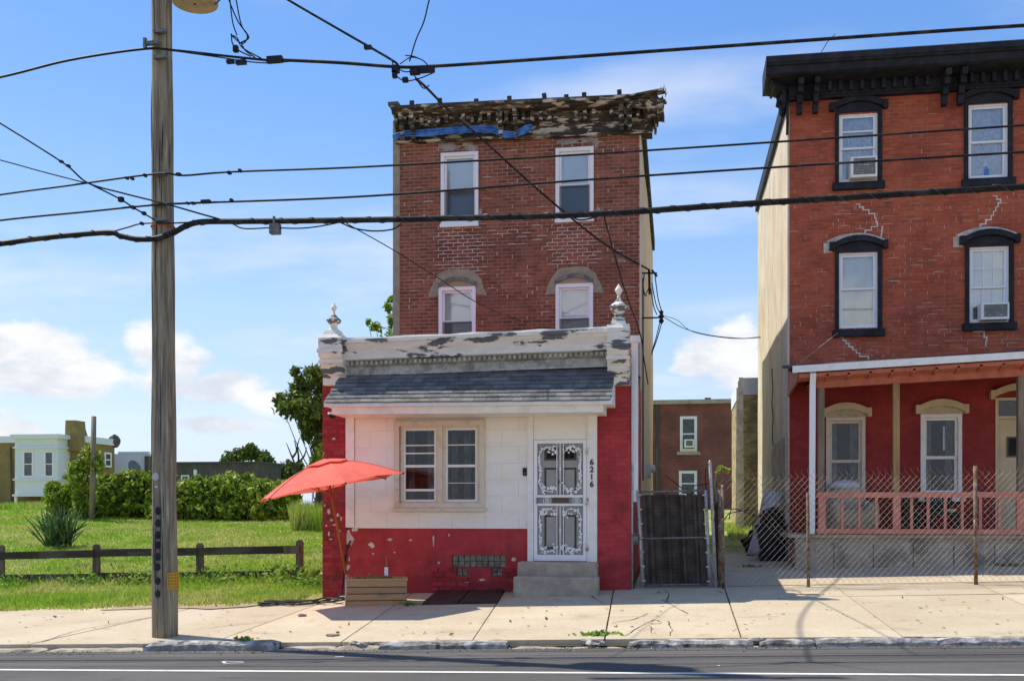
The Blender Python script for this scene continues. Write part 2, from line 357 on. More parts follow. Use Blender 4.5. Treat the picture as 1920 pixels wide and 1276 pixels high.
m_hard = M('galvanised_hardware', (.20, .20, .19), (.10, .09, .08), (12, .5, .65, 6), rough=.5, metal=.4, vary=.2)
m_pipe = M('galvanised_pipe', (.46, .46, .44), (.30, .28, .25), (9, .5, .66, 7), rough=.5, metal=.3, vary=.15)
m_rust = M('rusty_pipe', (.22, .17, .12), (.16, .075, .035), (8, .45, .6, 8), c3=(.4, .37, .32), mask3=(10, .58, .66, 7), rough=.8, vary=.25)
m_link = M('chain_link_wire', (.36, .31, .25), (.22, .18, .13), (7, .45, .6, 5), rough=.6, metal=.2, vary=.2)
m_slat = M('brown_vinyl_slat', (.055, .042, .034), (.075, .06, .048), (6, .45, .6, 6), rough=.6, vary=.2, rnd=.45)
m_umb = M('coral_canvas', (.92, .19, .14), (.87, .165, .12), (5, .42, .62, 8), rough=.75, vary=.06, vscale=60, trans=.24, bump=(90, .2, .01))
m_umbw = M('orange_varnished_wood', (.46, .13, .03), (.33, .085, .02), (14, .4, .6, 7), rough=.4, vary=.2, stretch=(1, 1, .15))
m_plank = M('weathered_cedar', (.54, .31, .145), (.40, .25, .14), (6, .42, .6, 8), c3=(.17, .15, .12), mask3=(3, .55, .7, 8), rough=.8, vary=.25, rnd=.18, bump=(14, .4, .01), stretch=(.15, 1, 1))
m_fencew = M('creosoted_rail', (.062, .047, .037), (.10, .085, .065), (5, .46, .62, 8), rough=.85, vary=.3, bump=(18, .5, .01), stretch=(.2, 1, 1))
m_fencep = M('grey_fence_post', (.19, .15, .11), (.10, .08, .06), (6, .45, .6, 8), c3=(.25, .06, .03), mask3=(3, .6, .68, 7), rough=.9, vary=.3, stretch=(1, 1, .2))
m_steel = M('brown_steel_hatch', (.075, .043, .03), (.055, .036, .028), (4, .42, .6, 8), rough=.55, vary=.25, bump=(30, .3, .01))
m_salmon = M('salmon_paint', (.52, .165, .10), (.44, .135, .085), (4, .45, .62, 8), rough=.6, vary=.12)
m_salmon2 = M('faded_coral_rail_paint', (.66, .25, .18), (.56, .20, .145), (5, .45, .62, 8), c3=(.3, .2, .15), mask3=(9, .62, .7, 7), rough=.6, vary=.14)
m_post = M('raw_lumber', (.42, .26, .12), (.32, .19, .085), (7, .4, .6, 8), rough=.75, vary=.2, stretch=(1, 1, .12))
m_post2 = M('greyed_lumber', (.27, .20, .14), (.19, .145, .1), (7, .4, .6, 8), rough=.8, vary=.2, stretch=(1, 1, .12))
m_cream = M('cream_paint', (.66, .53, .33), (.58, .46, .28), (3, .45, .6, 7), rough=.6, vary=.1)
m_interior = M('dark_room', (.03, .03, .032), vary=.3)
m_room = M('dim_room', (.085, .08, .075), (.05, .05, .05), (2, .4, .6, 5), vary=.3)
m_blind = M('window_blind', (.84, .88, .90), (.76, .80, .84), (3, .4, .6, 5), vary=.06)
m_lace = M('lace_curtain', (.58, .58, .64), (.46, .47, .54), (14, .45, .6, 4), vary=.2)
m_film = M('frosted_sheeting', (.80, .80, .76), (.64, .64, .61), (3, .4, .65, 8), vary=.12, stretch=(2, 1, .6))
m_glass = glass_mat('window_glass'); m_glass2 = glass_mat('double_glazing', k=2.4)
m_plast = M('charcoal_bin_plastic', (.022, .026, .045), (.03, .034, .05), (5, .4, .6, 6), rough=.5, vary=.2)
m_bag = M('black_bag', (.02, .02, .02), rough=.3, vary=.2)
m_sheet = M('grey_dust_sheet', (.60, .56, .52), (.48, .45, .42), (4, .4, .6, 7), vary=.12, bump=(7, .7, .05))
m_linen = M('beige_furniture_cover', (.52, .45, .33), (.42, .36, .26), (4, .4, .6, 7), vary=.12, bump=(6, .8, .05))
m_green = M('green_plastic', (.02, .05, .04), rough=.5, vary=.2)
m_gold = M('brass_black_numeral', (.06, .05, .02), (.12, .09, .03), (30, .45, .6, 4), rough=.4, vary=.2)
m_door = M('inner_door_paint', (.66, .65, .61), rough=.5, vary=.08)
m_doortrim = M('door_panel_moulding', (.16, .12, .06), rough=.5, vary=.15)
m_screen = M('insect_screen_back', (.28, .28, .27), vary=.1)
m_rustw = M('rust_stained_white', (.68, .62, .52), (.36, .17, .06), (16, .5, .62, 7), rough=.7, vary=.2)
m_yellow = M('yellow_reflector', (.62, .33, .02), rough=.4, vary=.15)
m_tan = M('tan_stucco_house', (.30, .22, .085), (.25, .18, .07), (1.2, .4, .6, 8), vary=.15, bump=(16, .4, .03))
m_palewall = M('pale_sided_wall', (.66, .70, .76), vary=.08)
m_brownwall = M('brown_garage_wall', (.125, .115, .095), (.09, .082, .07), (2, .4, .6, 7), vary=.25, stretch=(1, 1, .3))
m_bluewin = M('pale_blue_paint', (.76, .78, .77), vary=.06)
m_backbrick = brick_tex_mat('rear_house_brick', (.20, .06, .045), (.26, .075, .052), (.22, .12, .09))
m_roof = M('roof_felt', (.10, .10, .11), vary=.3)
m_dirt = M('planter_soil', (.10, .075, .05), vary=.4, bump=(30, .8, .03))
m_can = M('transformer_grey', (.55, .56, .53), (.44, .44, .42), (5, .5, .65, 7), rough=.45, vary=.08)
m_canb = M('transformer_base_tan', (.52, .42, .27), (.40, .31, .2), (4, .45, .62, 7), vary=.1)
# ------------------------------------------------------------------ ground, road, pavement
def grid_sheet(name, xs, ys, fn, mat):
    V = [(x, y, fn(x, y)) for y in ys for x in xs]; n = len(xs)
    Fc = [(j * n + i, j * n + i + 1, (j + 1) * n + i + 1, (j + 1) * n + i) for j in range(len(ys) - 1) for i in range(n - 1)]
    me = bpy.data.meshes.new(name); me.from_pydata(V, [], Fc); me.update()
    return kind(link(name, me, mat, None, True), 'structure')
def edge_y(X): return 15.95 + .12 * math.sin(X * 1.3) + .08 * math.sin(X * 4.1 + 1) + (0.5 if X > -7.2 else 0) * sm((X + 7.6) / 1.0)
def ground_fn(x, y):
    z = gz(x, min(y, 60))
    if y < 16.4 or (x > -6.4 and y < 24): z -= .07
    return z
xs = [-1500, -600, -300, -150, -90, -60, -48] + list(np.arange(-42, 14.01, .7)) + [18, 25, 40, 60, 90, 150, 300, 600, 1500]
ys = [12.45, 13, 14, 15, 15.6, 16.0, 16.39, 16.41, 17, 17.5] + list(np.arange(18, 46, .8)) + [48, 52, 60, 80, 120, 200, 400, 800, 1500]
grid_sheet('ground', xs, ys, ground_fn, m_lawn)
grid_sheet('pavement_bed', [-60, -42, -20, 0, 20, 42, 60], [12.46, 14, 15.5, 16.33], lambda x, y: gz(x, y) - .058, m_soil)
grid_sheet('road', [-1500, -300, -60, -40, -20, -10, 0, 10, 20, 40, 60, 300, 1500], [-9, -3, 3, 6.3, 9, 12.30], rz, m_asph)
grid_sheet('far_pavement', [-1500, -300, -60, -40, 40, 60, 300, 1500], [-1500, -200, -60, -9], lambda x, y: rz(x, -9) + .02, m_walk)
def ground_poly(pts, fn, dz): return [(x, y, fn(x, y) + dz) for x, y in pts]
# painted line and survey marks on the road
a, b = G(0, 1255, rz), G(1920, 1265, rz)
def line_y(x): return a.y + (b.y - a.y) * (x - a.x) / (b.x - a.x)
mb = MB(); xx = list(np.linspace(-40, 40, 41))
for x0, x1 in zip(xx[:-1], xx[1:]):
    mb.add(ground_poly([(x0, line_y(x0) - .05), (x1, line_y(x1) - .05), (x1, line_y(x1) + .05), (x0, line_y(x0) + .05)], rz, .004), [(0, 1, 2, 3)])
kind(mb.build('lane_line', m_line), 'structure')
mb = MB()
for p, q in (((418, 1239), (456, 1240)), ((418, 1239), (422, 1243)), ((422, 1243), (458, 1242)), ((628, 1231), (645, 1230)), ((1345, 1247), (1350, 1247))):
    u, v = G(*p, rz), G(*q, rz); d = (v - u).normalized() * .001; n = Vector((-d.y, d.x, 0)).normalized() * .018
    mb.add([(w.x, w.y, rz(w.x, w.y) + .004) for w in (u - n, v - n, v + n, u + n)], [(0, 1, 2, 3)])
kind(mb.build('survey_mark', m_line), 'structure')
mb = MB()     # tar seams along the wheel path
for (y0, w) in ((12.02, .018), (11.62, .013)):
    for x0, x1 in zip(xx[:-1], xx[1:]):
        if 1: mb.add(ground_poly([(x0, y0 + .02 * math.sin(x0)), (x1, y0 + .02 * math.sin(x1)), (x1, y0 + w + .02 * math.sin(x1)), (x0, y0 + w + .02 * math.sin(x0))], rz, .003), [(0, 1, 2, 3)])
kind(mb.build('tar_seam', m_black), 'structure')
# pavement of cast slabs with open joints
YK = 12.55
pav = bpy.data.objects.new('sidewalk', None); col.objects.link(pav); kind(pav, 'structure')
jl = [((58, 1206), (284, 1156)), ((420, 1195), (547, 1149)), ((635, 1205), (745, 1130)), ((885, 1200), (935, 1125)), ((1135, 1190), (1150, 1108)), ((1390, 1195), (1362, 1112)), ((1694, 1194), (1570, 1102))]
J = []
for p, q in jl:
    u, v = G(*p), G(*q); k = (v.x - u.x) / (v.y - u.y); J.append((u.x - k * (u.y - YK), k))
xl = J[0][0]
J = [(xl - 6.5, -.05), (xl - 4.3, -.08), (xl - 2.2, -.1)] + J + [(J[-1][0] + 2.0, .02), (J[-1][0] + 4.0, 0), (J[-1][0] + 6.5, 0), (J[-1][0] + 9, 0)]
def slab(x00, x10, x01, x11, y0, y1, name='slab', mat=None, parent=pav, gap=.011, fn=gz):
    nx = 6; dz = random.uniform(-.004, .006); vs = []; mbs = MB(); tilt = random.uniform(-.004, .004)
    A, B = (x00 + gap, x10 - gap), (x01 + gap, x11 - gap)
    vv = []
    for z in (0, 1):
        for (X0, X1), y in ((A, y0 + gap), (B, y1 - gap)):
            for x in (X0, X1): vv.append((x, y, fn(x, y) + (dz if z else -.09) + (tilt if z and x == X1 else 0)))
    mbs.hexa(vv); return mbs.build(name, mat or m_walk, parent)
for i in range(len(J) - 1):
    (xa, ka), (xb, kb) = J[i], J[i + 1]; X = lambda x, k, y: x + k * (y - YK)
    xm = (xa + xb) / 2
    yb = 16.35 if xm < -6.3 else (17.45 if xm < -.6 else 17.4)
    cuts = [YK] + ([14.35] if -3.2 < xm < 1.2 else ([16.15] if xm > 1.2 else [])) + [yb]
    for y0, y1 in zip(cuts[:-1], cuts[1:]):
        slab(X(xa, ka, y0), X(xb, kb, y0), X(xa, ka, y1), X(xb, kb, y1), y0, y1)
# concrete yard behind the wire fence
yard = bpy.data.objects.new('yard_paving', None); col.objects.link(yard); kind(yard, 'structure')
for x0, x1 in ((-.80, .55), (.55, 2.2), (2.2, 4.4), (4.4, 6.6), (6.6, 9)):
    for y0, y1 in ((17.42, 20.3), (20.3, 23.4)):
        if x0 >= 2.2 and y0 > 20: continue
        slab(x0, x1, x0, x1, y0, y1, 'slab', m_walk, yard, .006)
# cracks in the pavement: thin dark open seams
mb = MB()
def crack(pts, w=.011):
    pts = [G(*p) for p in pts]; ext = []
    for u, v in zip(pts[:-1], pts[1:]):
        n = 4
        for k in range(n): ext.append(u.lerp(v, k / n) + Vector((random.uniform(-.03, .03), random.uniform(-.03, .03), 0)))
    ext.append(pts[-1])
    for u, v in zip(ext[:-1], ext[1:]):
        d = (v - u); n = Vector((-d.y, d.x, 0)).normalized() * w * random.uniform(.3, .8)
        mb.add([(q.x, q.y, gz(q.x, q.y) + .009) for q in (u - n, v - n, v + n, u + n)], [(0, 1, 2, 3)])
for c in ([(1150, 1168), (1190, 1160), (1215, 1150)], [(1175, 1192), (1210, 1170), (1225, 1162), (1240, 1165)], [(1215, 1172), (1223, 1188)], [(1255, 1164), (1262, 1178), (1256, 1192)], [(1220, 1170), (1240, 1168)],
          [(1247, 1104), (1251, 1112), (1252, 1128)], [(70, 1204), (160, 1178), (284, 1157)], [(360, 1180), (430, 1172), (500, 1165)], [(1362, 1113), (1340, 1105)], [(1240, 1124), (1290, 1150)], [(1385, 1157), (1460, 1156)], [(1100, 1109), (1112, 1120), (1130, 1130)]):
    crack(c)
cr = mb.build('crack', m_soil, pav); kind(cr, 'stuff')
mb = MB(); p = G(624, 1190); mb.lathe([(.09, 0), (.09, .012)], (p.x, p.y, gz(p.x, p.y)), 14); mb.build('valve_cover', m_rust, pav)
# kerb: old granite blocks, some sunk, some gone
kb = bpy.data.objects.new('kerb', None); col.objects.link(kb); kind(kb, 'structure')
def kerb_stone(p0, p1, top, y1=YK, mat=m_granite, rugged=.012, name='kerb_stone'):
    x0, x1 = G(p0, 1200).x, G(p1, 1200).x; n = max(3, int((x1 - x0) / .12)); vs = []; fs = []
    for i in range(n + 1):
        x = x0 + (x1 - x0) * i / n
        e = min(1, min(i, n - i) / 1.0) if 0 < i < n else .0
        j = lambda: random.uniform(-rugged, rugged)
        zt = gz(x, YK) + top - (.02 if e == 0 else 0)
        vs += [(x, 12.31 + (.015 if e == 0 else 0) + j() * .6, gz(x, 12.4) - .3), (x, 12.315 + (.02 if e == 0 else 0) + j(), zt - .035 + j()), (x, 12.355 + j(), zt + j() * .7), (x, y1 - .01, zt + j() * .5), (x, y1 - .01, gz(x, 12.4) - .3)]
    for i in range(n):
        for k in range(4): fs.append((i * 5 + k, (i + 1) * 5 + k, (i + 1) * 5 + k + 1, i * 5 + k + 1))
    fs += [(0, 1, 2, 3, 4), tuple(n * 5 + k for k in (4, 3, 2, 1, 0))]
    MB().add(vs, fs).build(name, mat, kb, False)
for p0, p1, top in ((-420, -130, -.02), (-128, 120, -.045), (122, 296, -.05), (298, 535, .035), (538, 640, -.05), (642, 720, -.035), (723, 954, .012), (957, 1060, -.065), (1062, 1176, -.075), (1180, 1412, .0), (1424, 1528, -.005), (1531, 1760, .005), (1762, 2000, .003), (2003, 2240, 0), (2243, 2500, 0)):
    kerb_stone(p0, p1, top, mat=m_granite if top > -.03 else m_conc)
def rubble(px, py, n, s):
    for _ in range(n):
        p = G(px + random.uniform(-22, 22), py + random.uniform(-4, 2)); r = s * random.uniform(.5, 1.3)
        MB().blob((p.x, 12.42 + random.uniform(-.05, .12), gz(p.x, 12.5) - .03 + r * .3), (r * 1.5, r, r * .6), 7, 5, .3, random.random() * 50).build('kerb_rubble', m_granite, kb)
rubble(1240, 1198, 5, .05); rubble(1415, 1198, 4, .05); rubble(1120, 1196, 5, .05); rubble(680, 1202, 4, .045)

# ------------------------------------------------------------------ grass and foliage
def vgz(X, Y):
    t = np.clip((Y - 18) / 12, 0, 1); s_ = t * t * (3 - 2 * t)
    return .029 * np.clip(X, -40, 40) * (1 - s_) + .0466 * (np.minimum(Y, 18.5) - 12.36) + .05 * np.maximum(0, np.minimum(Y, 42) - 18.5) + .3 * np.exp(-((X + 24) / 6) ** 2 - ((Y - 40) / 8) ** 2)
def blades(X, Y, Z, H, W, lean=.5):
    n = len(X); th = rng.uniform(0, 2 * math.pi, n); la = rng.uniform(0, 2 * math.pi, n); l = rng.uniform(0, lean, n) * H
    base = np.stack([X, Y, Z], 1); side = np.stack([np.cos(th), np.sin(th) * .5, np.zeros(n)], 1) * (W / 2)[:, None]
    top = base + np.stack([np.cos(la) * l, np.sin(la) * l, H], 1)
    return np.stack([base - side, base + side, top], 1)
n = 150000
Y = np.exp(rng.uniform(math.log(15.7), math.log(41), n)); lo = np.array([PX(-160, y) for y in Y]); hi = np.minimum(np.array([PX(660, y) for y in Y]), -6.35)
X = lo + (hi - lo) * rng.uniform(0, 1, n)
ey = np.array([edge_y(x) for x in X]); keep = Y > ey - .05 + rng.uniform(0, .25, n) * (rng.uniform(0, 1, n) > .25)
dirt = (np.abs(X + 6.9) < .9) & (np.abs(Y - 19.9) < .8); keep &= ~(dirt & (rng.uniform(0, 1, n) < .93))
X, Y = X[keep], Y[keep]
nz = np.array([noise.noise(Vector((x * .55, y * .55, 0))) for x, y in zip(X, Y)]); nz2 = np.array([noise.noise(Vector((x * 2.1, y * 2.1, 7))) for x, y in zip(X, Y)])
H = .055 + .05 * np.clip(nz + .3, 0, 1) + .06 * np.clip(nz2, 0, 1)
near = np.exp(-((Y - 19.7) / .5) ** 2); H += near * rng.uniform(0, .16, len(X)) + np.exp(-((Y - 16.5) / .6) ** 2) * rng.uniform(0, .05, len(X))
H *= rng.uniform(.6, 1.3, len(X)); W = .010 + .0008 * Y * rng.uniform(.6, 1.4, len(X))
o = arrmesh('grass', blades(X, Y, vgz(X, Y) - .01, H, W, 1.1), 0, m_grass); kind(o, 'stuff'); o['label'] = 'bright green overgrown grass of the vacant lot'; o['category'] = 'grass'
def leaves(pts, size, jitter=.4, squash=1.0):
    n = len(pts); s = size * rng.uniform(1 - jitter, 1 + jitter, n)
    u = rng.normal(size=(n, 3)); u /= np.linalg.norm(u, axis=1)[:, None]
    w = rng.normal(size=(n, 3)); v = np.cross(u, w); v /= np.linalg.norm(v, axis=1)[:, None]
    p = np.asarray(pts); a = u * s[:, None]; b_ = v * (s * .55)[:, None]
    bend = np.cross(u, v) * (s * .18)[:, None]
    return np.stack([p - a, p + b_ + bend, p + a, p - b_ + bend], 1)
def clump_pts(c, r, n, shell=.55):
    q = rng.normal(size=(n, 3)); q /= np.linalg.norm(q, axis=1)[:, None]
    d = (shell + (1 - shell) * rng.uniform(0, 1, n)) * rng.choice([1., 1., 1., .75], n)
    sd_ = rng.uniform(0, 99); d *= np.array([1 + .55 * noise.noise(Vector(v * 2.3) + Vector((sd_, 0, 0))) for v in q])
    return np.asarray(c)[None] + q * d[:, None] * np.asarray(r)[None]
def weeds(name, X, Y, n, rad, h, label, parent=None):
    xs_ = X + rng.normal(0, rad, n); ys_ = Y + rng.normal(0, rad * .6, n)
    zz = vgz(xs_, ys_) + np.abs(rng.normal(0, h * .5, n))
    o = arrmesh(name, leaves(np.stack([xs_, ys_, zz], 1), .035, .5), 0, m_weed, parent)
    kind(o, 'stuff')
    if parent is None: tag(o, label, 'weeds')
    return o
# ------------------------------------------------------------------ masonry and window builders
def open_wall(mb, X0, X1, z0, z1, Y, ops, depth=.16):
    ops = [o for o in ops if o[3] > z0 and o[2] < z1 and o[1] > X0 and o[0] < X1]
    xs_ = sorted({X0, X1, *[max(X0, min(X1, v)) for o in ops for v in o[:2]]}); zs = sorted({z0, z1, *[max(z0, min(z1, v)) for o in ops for v in o[2:4]]})
    for xa, xb in zip(xs_[:-1], xs_[1:]):
        for za, zb in zip(zs[:-1], zs[1:]):
            cx, cz = (xa + xb) / 2, (za + zb) / 2
            if any(o[0] < cx < o[1] and o[2] < cz < o[3] for o in ops): continue
            mb.add([(xa, Y, za), (xb, Y, za), (xb, Y, zb), (xa, Y, zb)], [(0, 1, 2, 3)])
    for (a, b, c, d) in [o[:4] for o in ops]:
        e = Y + depth
        mb.add([(a, Y, c), (b, Y, c), (b, Y, d), (a, Y, d), (a, e, c), (b, e, c), (b, e, d), (a, e, d)], [(0, 4, 5, 1), (2, 6, 7, 3), (1, 5, 6, 2), (0, 3, 7, 4)])
    return mb
def brickwork(X0, X1, z0, z1, Y, ops, parent, mat, singles=0, region=None, L=.213, H=.0762, j=.015, proud=.009, jit=.002, name='brick'):
    """running bond, every brick its own solid; the first `singles` whole ones inside region become parts of their own"""
    mb = MB(); unit = None; cnt = 0; rows = int((z1 - z0) / H)
    for r in range(rows):
        za = z0 + r * H; zb = za + H - j; zc = (za + zb) / 2; x = X0 - (L / 2 if r % 2 else 0) + (r * 37 % 7) * .002
        cut = sorted([(o[0], o[1]) for o in ops if o[2] - .01 < zc < o[3] + .01])
        while x < X1:
            a, b = max(x, X0), min(x + L - j, X1); x += L
            segs = [(a, b)]
            for (c, d) in cut:
                nw = []
                for (s, e) in segs:
                    if e <= c or s >= d: nw.append((s, e))
                    else:
                        if s < c: nw.append((s, c))
                        if e > d: nw.append((d, e))
                segs = nw
            for (s, e) in segs:
                if e - s < .025: continue
                p = proud + random.uniform(-jit, jit)
                whole = e - s > L - j - .002
                if singles > cnt and whole and (region is None or (region[0] < s and e < region[1] and region[2] < zc < region[3])):
                    if unit is None: unit = MB().box(0, L - j, 0, .03, 0, H - j).build(name, mat, parent); o = unit
                    else: o = bpy.data.objects.new(name, unit.data); col.objects.link(o); adopt(o, parent)
                    o.location = (s, Y - p, za); cnt += 1
                    continue
                q = Y - p; y2 = Y + .01
                mb.add([(s, q, za), (e, q, za), (e, q, zb), (s, q, zb), (s, y2, za), (e, y2, za), (e, y2, zb), (s, y2, zb)], [(0, 1, 2, 3), (0, 4, 5, 1), (2, 6, 7, 3), (1, 5, 6, 2), (0, 3, 7, 4)])
    o = mb.build(name + 'work', mat, parent); kind(o, 'stuff'); return o
def joints(X0, X1, z0, z1, Y, ops, zones, parent, mat, L=.213, H=.0762, j=.015, proud=.0105, W=.015, name='repointing'):
    """pale mortar squeezed into some joints. zones: (x0,x1,z0,z1,p_head,p_bed)"""
    mb = MB(); rows = int((z1 - z0) / H)
    def ok(x, z): return X0 < x < X1 and not any(o[0] - .02 < x < o[1] + .02 and o[2] - .02 < z < o[3] + .02 for o in ops)
    for r in range(rows):
        za = z0 + r * H; zb = za + H - j; x = X0 - (L / 2 if r % 2 else 0) + (r * 37 % 7) * .002
        while x < X1:
            ph = pb = 0
            for zn in zones:
                if zn[0] < x + L / 2 < zn[1] and zn[2] < za < zn[3]:
                    e = min(x + L / 2 - zn[0], zn[1] - x - L / 2, (za - zn[2]) * 2, (zn[3] - za) * 2); k = .35 + .65 * sm(e / .25)
                    ph = max(ph, zn[4] * k); pb = max(pb, zn[5] * k)
            if random.random() < ph and ok(x - j / 2, za + .03):
                w = W * random.uniform(.7, 1.2); mb.box(x - j / 2 - w / 2, x - j / 2 + w / 2, Y - proud, Y - .001, za - j * .5, zb + j * .5)
            if random.random() < pb and ok(x, zb) and ok(x + L, zb):
                w = W * random.uniform(.7, 1.2); mb.box(x, x + L * random.uniform(.8, 1.0), Y - proud - .0005, Y - .001, zb + j / 2 - w / 2, zb + j / 2 + w / 2)
            x += L
    if mb.v: kind(mb.build(name, mat, parent), 'stuff')
def crackline(pts, Y, mb, w=.02, L=.213, H=.0762, z0=0):
    """stepped mortar crack through the courses"""
    for (xa, za), (xb, zb) in zip(pts[:-1], pts[1:]):
        n = max(1, round(abs(zb - za) / H)); x, z = xa, za
        for k in range(n):
            xn = xa + (xb - xa) * (k + 1) / n; zn = za + (zb - za) * (k + 1) / n; ww = w * random.uniform(.7, 1.3)
            mb.box(min(x, xn) - ww / 2, max(x, xn) + ww / 2, Y - .0125, Y - .001, z - ww / 2, z + ww / 2)
            mb.box(xn - ww / 2, xn + ww / 2, Y - .0120, Y - .001, min(z, zn) + ww / 2, max(z, zn) - ww / 2); x, z = xn, zn
def window(parent, x0, x1, z0, z1, Y, mat=None, back='blind', split=.5, casing=.06, out=.035, grid=None, upper_back=None, sill=None, low_gap=0., sash=.045, extra=None, screen=False, glass=None):
    """sliding sash window: the frame is the part; sashes, panes and what hangs behind are its pieces"""
    mat = mat or m_vinyl; yb = Y + .16
    fr = MB().ring(x0 - .002, x1 + .002, z0 - .002, z1 + .002, casing, Y - out, Y + .10).build('window', mat, parent)
    a, b, c, d = x0 + casing, x1 - casing, z0 + casing, z1 - casing; zm = c + (d - c) * split
    MB().ring(a, b, zm - .02, d, sash, Y + .03, Y + .06).build('upper_sash', mat, fr)
    MB().ring(a, b, c, zm + .02, sash, Y + .062, Y + .092).build('lower_sash', mat, fr)
    MB().box(a + sash, b - sash, Y + .042, Y + .048, zm + .025, d - sash).build('pane', glass or m_glass, fr)
    MB().box(a + sash, b - sash, Y + .074, Y + .080, c + sash, zm - .025).build('pane', glass or m_glass, fr)
    r = MB(); r.add([(x0, yb, z0), (x1, yb, z0), (x1, yb, z1), (x0, yb, z1), (x0, yb + .7, z0), (x1, yb + .7, z0), (x1, yb + .7, z1), (x0, yb + .7, z1)], [(4, 5, 6, 7), (0, 4, 5, 1), (2, 6, 7, 3), (1, 5, 6, 2), (0, 3, 7, 4)])
    r.build('interior', m_interior if back != 'room' else m_room, fr)
    bm = {'blind': m_blind, 'lace': m_lace, 'film': m_film}.get(back)
    if bm is not None: MB().box(a, b, Y + .115, Y + .125, c + low_gap, d).build('blind' if back == 'blind' else 'curtain', bm, fr)
    if grid:
        nx, lo = grid; g = MB(); zc0, zc1 = zm + .03, d - sash
        for i in range(1, nx):
            x = a + sash + (b - a - 2 * sash) * i / nx
            g.box(x - .009, x + .009, Y + .030, Y + .041, zc0, zc1)
            if lo: g.box(x - .009, x + .009, Y + .062, Y + .073, c + sash, zm - .03)
        g.box(a + sash, b - sash, Y + .0315, Y + .040, (zc0 + zc1) / 2 - .009, (zc0 + zc1) / 2 + .009)
        g.build('muntin', mat, fr)
    if extra:
        g = MB()
        for (lo, z, t) in extra: g.box(a + sash * .6, b - sash * .6, Y + .02, Y + .029, z - t / 2, z + t / 2)
        g.build('storm_bar', mat, fr)
    if screen: MB().box(a + sash * .4, b - sash * .4, Y + .018, Y + .0195, c + .01, zm).build('insect_screen', MATS.get('window_screen') or glass_mat('window_screen', (.72, .73, .75), .05), fr)
    if sill: MB().box(x0 - sill, x1 + sill, Y - out - .05, Y + .02, z0 - .07, z0 - .003).build('sill', mat, fr)
    return fr
def arc(x0, x1, zs, rise, n=12):
    return [(x0 + (x1 - x0) * i / n, zs + rise * (1 - ((2 * i / n) - 1) ** 2)) for i in range(n + 1)]
def hood(parent, x0, x1, zs, rise, t, ear, y0, y1, mat, name='hood'):
    A = arc(x0, x1, zs + t, rise); B = arc(x0, x1, zs, rise)
    mb = MB().strip(A, B, y0, y1)
    for (a, b) in ((x0 - ear, x0 + .003), (x1 - .003, x1 + ear)): mb.box(a, b, y0 - .01, y1, zs - .035, zs + t + .01)
    return mb.build(name, mat, parent)
def lunette(mb, x0, x1, zs, rise, y0, y1, base=0.):
    A = arc(x0, x1, zs, rise); B = [(x, zs - base) for x, z in A]; mb.strip(A, B, y0, y1); return mb
def finial(mb, x, y, z, s):
    k = s
    prof = [(.155, 0), (.155, .02), (.11, .06), (.10, .12), (.20, .24), (.215, .30), (.12, .37), (.05, .46), (.03, .54), (.09, .64), (.085, .67), (.0, .80)]
    mb.lathe([(r * k, h * k) for r, h in prof], (x, y, z), 8)

# ------------------------------------------------------------------ the narrow three-storey house with its shop front
HX0, HX1 = -6.19, -.85
house = thing('row_house', (-3.5, YF, .1), 'narrow three-storey brick house with peeling shop-front cornice, numbered 6216', 'house')
# --- ground-floor body
body = MB()
zroof = P(900, 655, YF).z - .3
body.add([(HX0, YF, -.5), (HX0, YU, -.5), (HX0, YU, zroof + .9), (HX0, YF, zroof)], [(0, 3, 2, 1)])
body.add([(HX1, YF, -.5), (HX1, YU + 8, -.5), (HX1, YU + 8, zroof), (HX1, YU, zroof), (HX1, YF, zroof)], [(0, 1, 2, 3, 4)])
body.add([(HX0, YF + .1, zroof), (HX1, YF + .1, zroof), (HX1, YU, zroof + .3), (HX0, YU, zroof + .3)], [(0, 1, 2, 3)])
wins = []
xw0, xw1 = PX(741, YF), PX(910, YF); zw0, zw1 = P(826, 952, YF).z, P(826, 789, YF).z
xd0, xd1 = PX(1001, YF), PX(1101, YF); zd0, zd1 = P(1050, 1051, YF).z, P(1050, 824, YF).z
xb0, xb1 = PX(847, YF), PX(948, YF); zb0, zb1 = P(900, 1063, YF).z, P(900, 1040, YF).z
v1 = (PX(856, YF), PX(876, YF), P(866, 1079, YF).z, P(866, 1063, YF).z - .012); v2 = (PX(921, YF), PX(941, YF), P(930, 1079, YF).z, P(930, 1063, YF).z - .012)
xp0, xp1 = PX(650, YF), PX(1120, YF)
ops = [(xw0 + .05, xw1 - .05, zw0 + .05, zw1 - .05), (xd0, xd1, zd0, zd1), (xb0, xb1, zb0, zb1), v1, v2]
open_wall(body, xp0, xp1, -.5, zroof + .3, YF, ops, .25)
wall = body.build('shop_wall', m_redpaint, house)
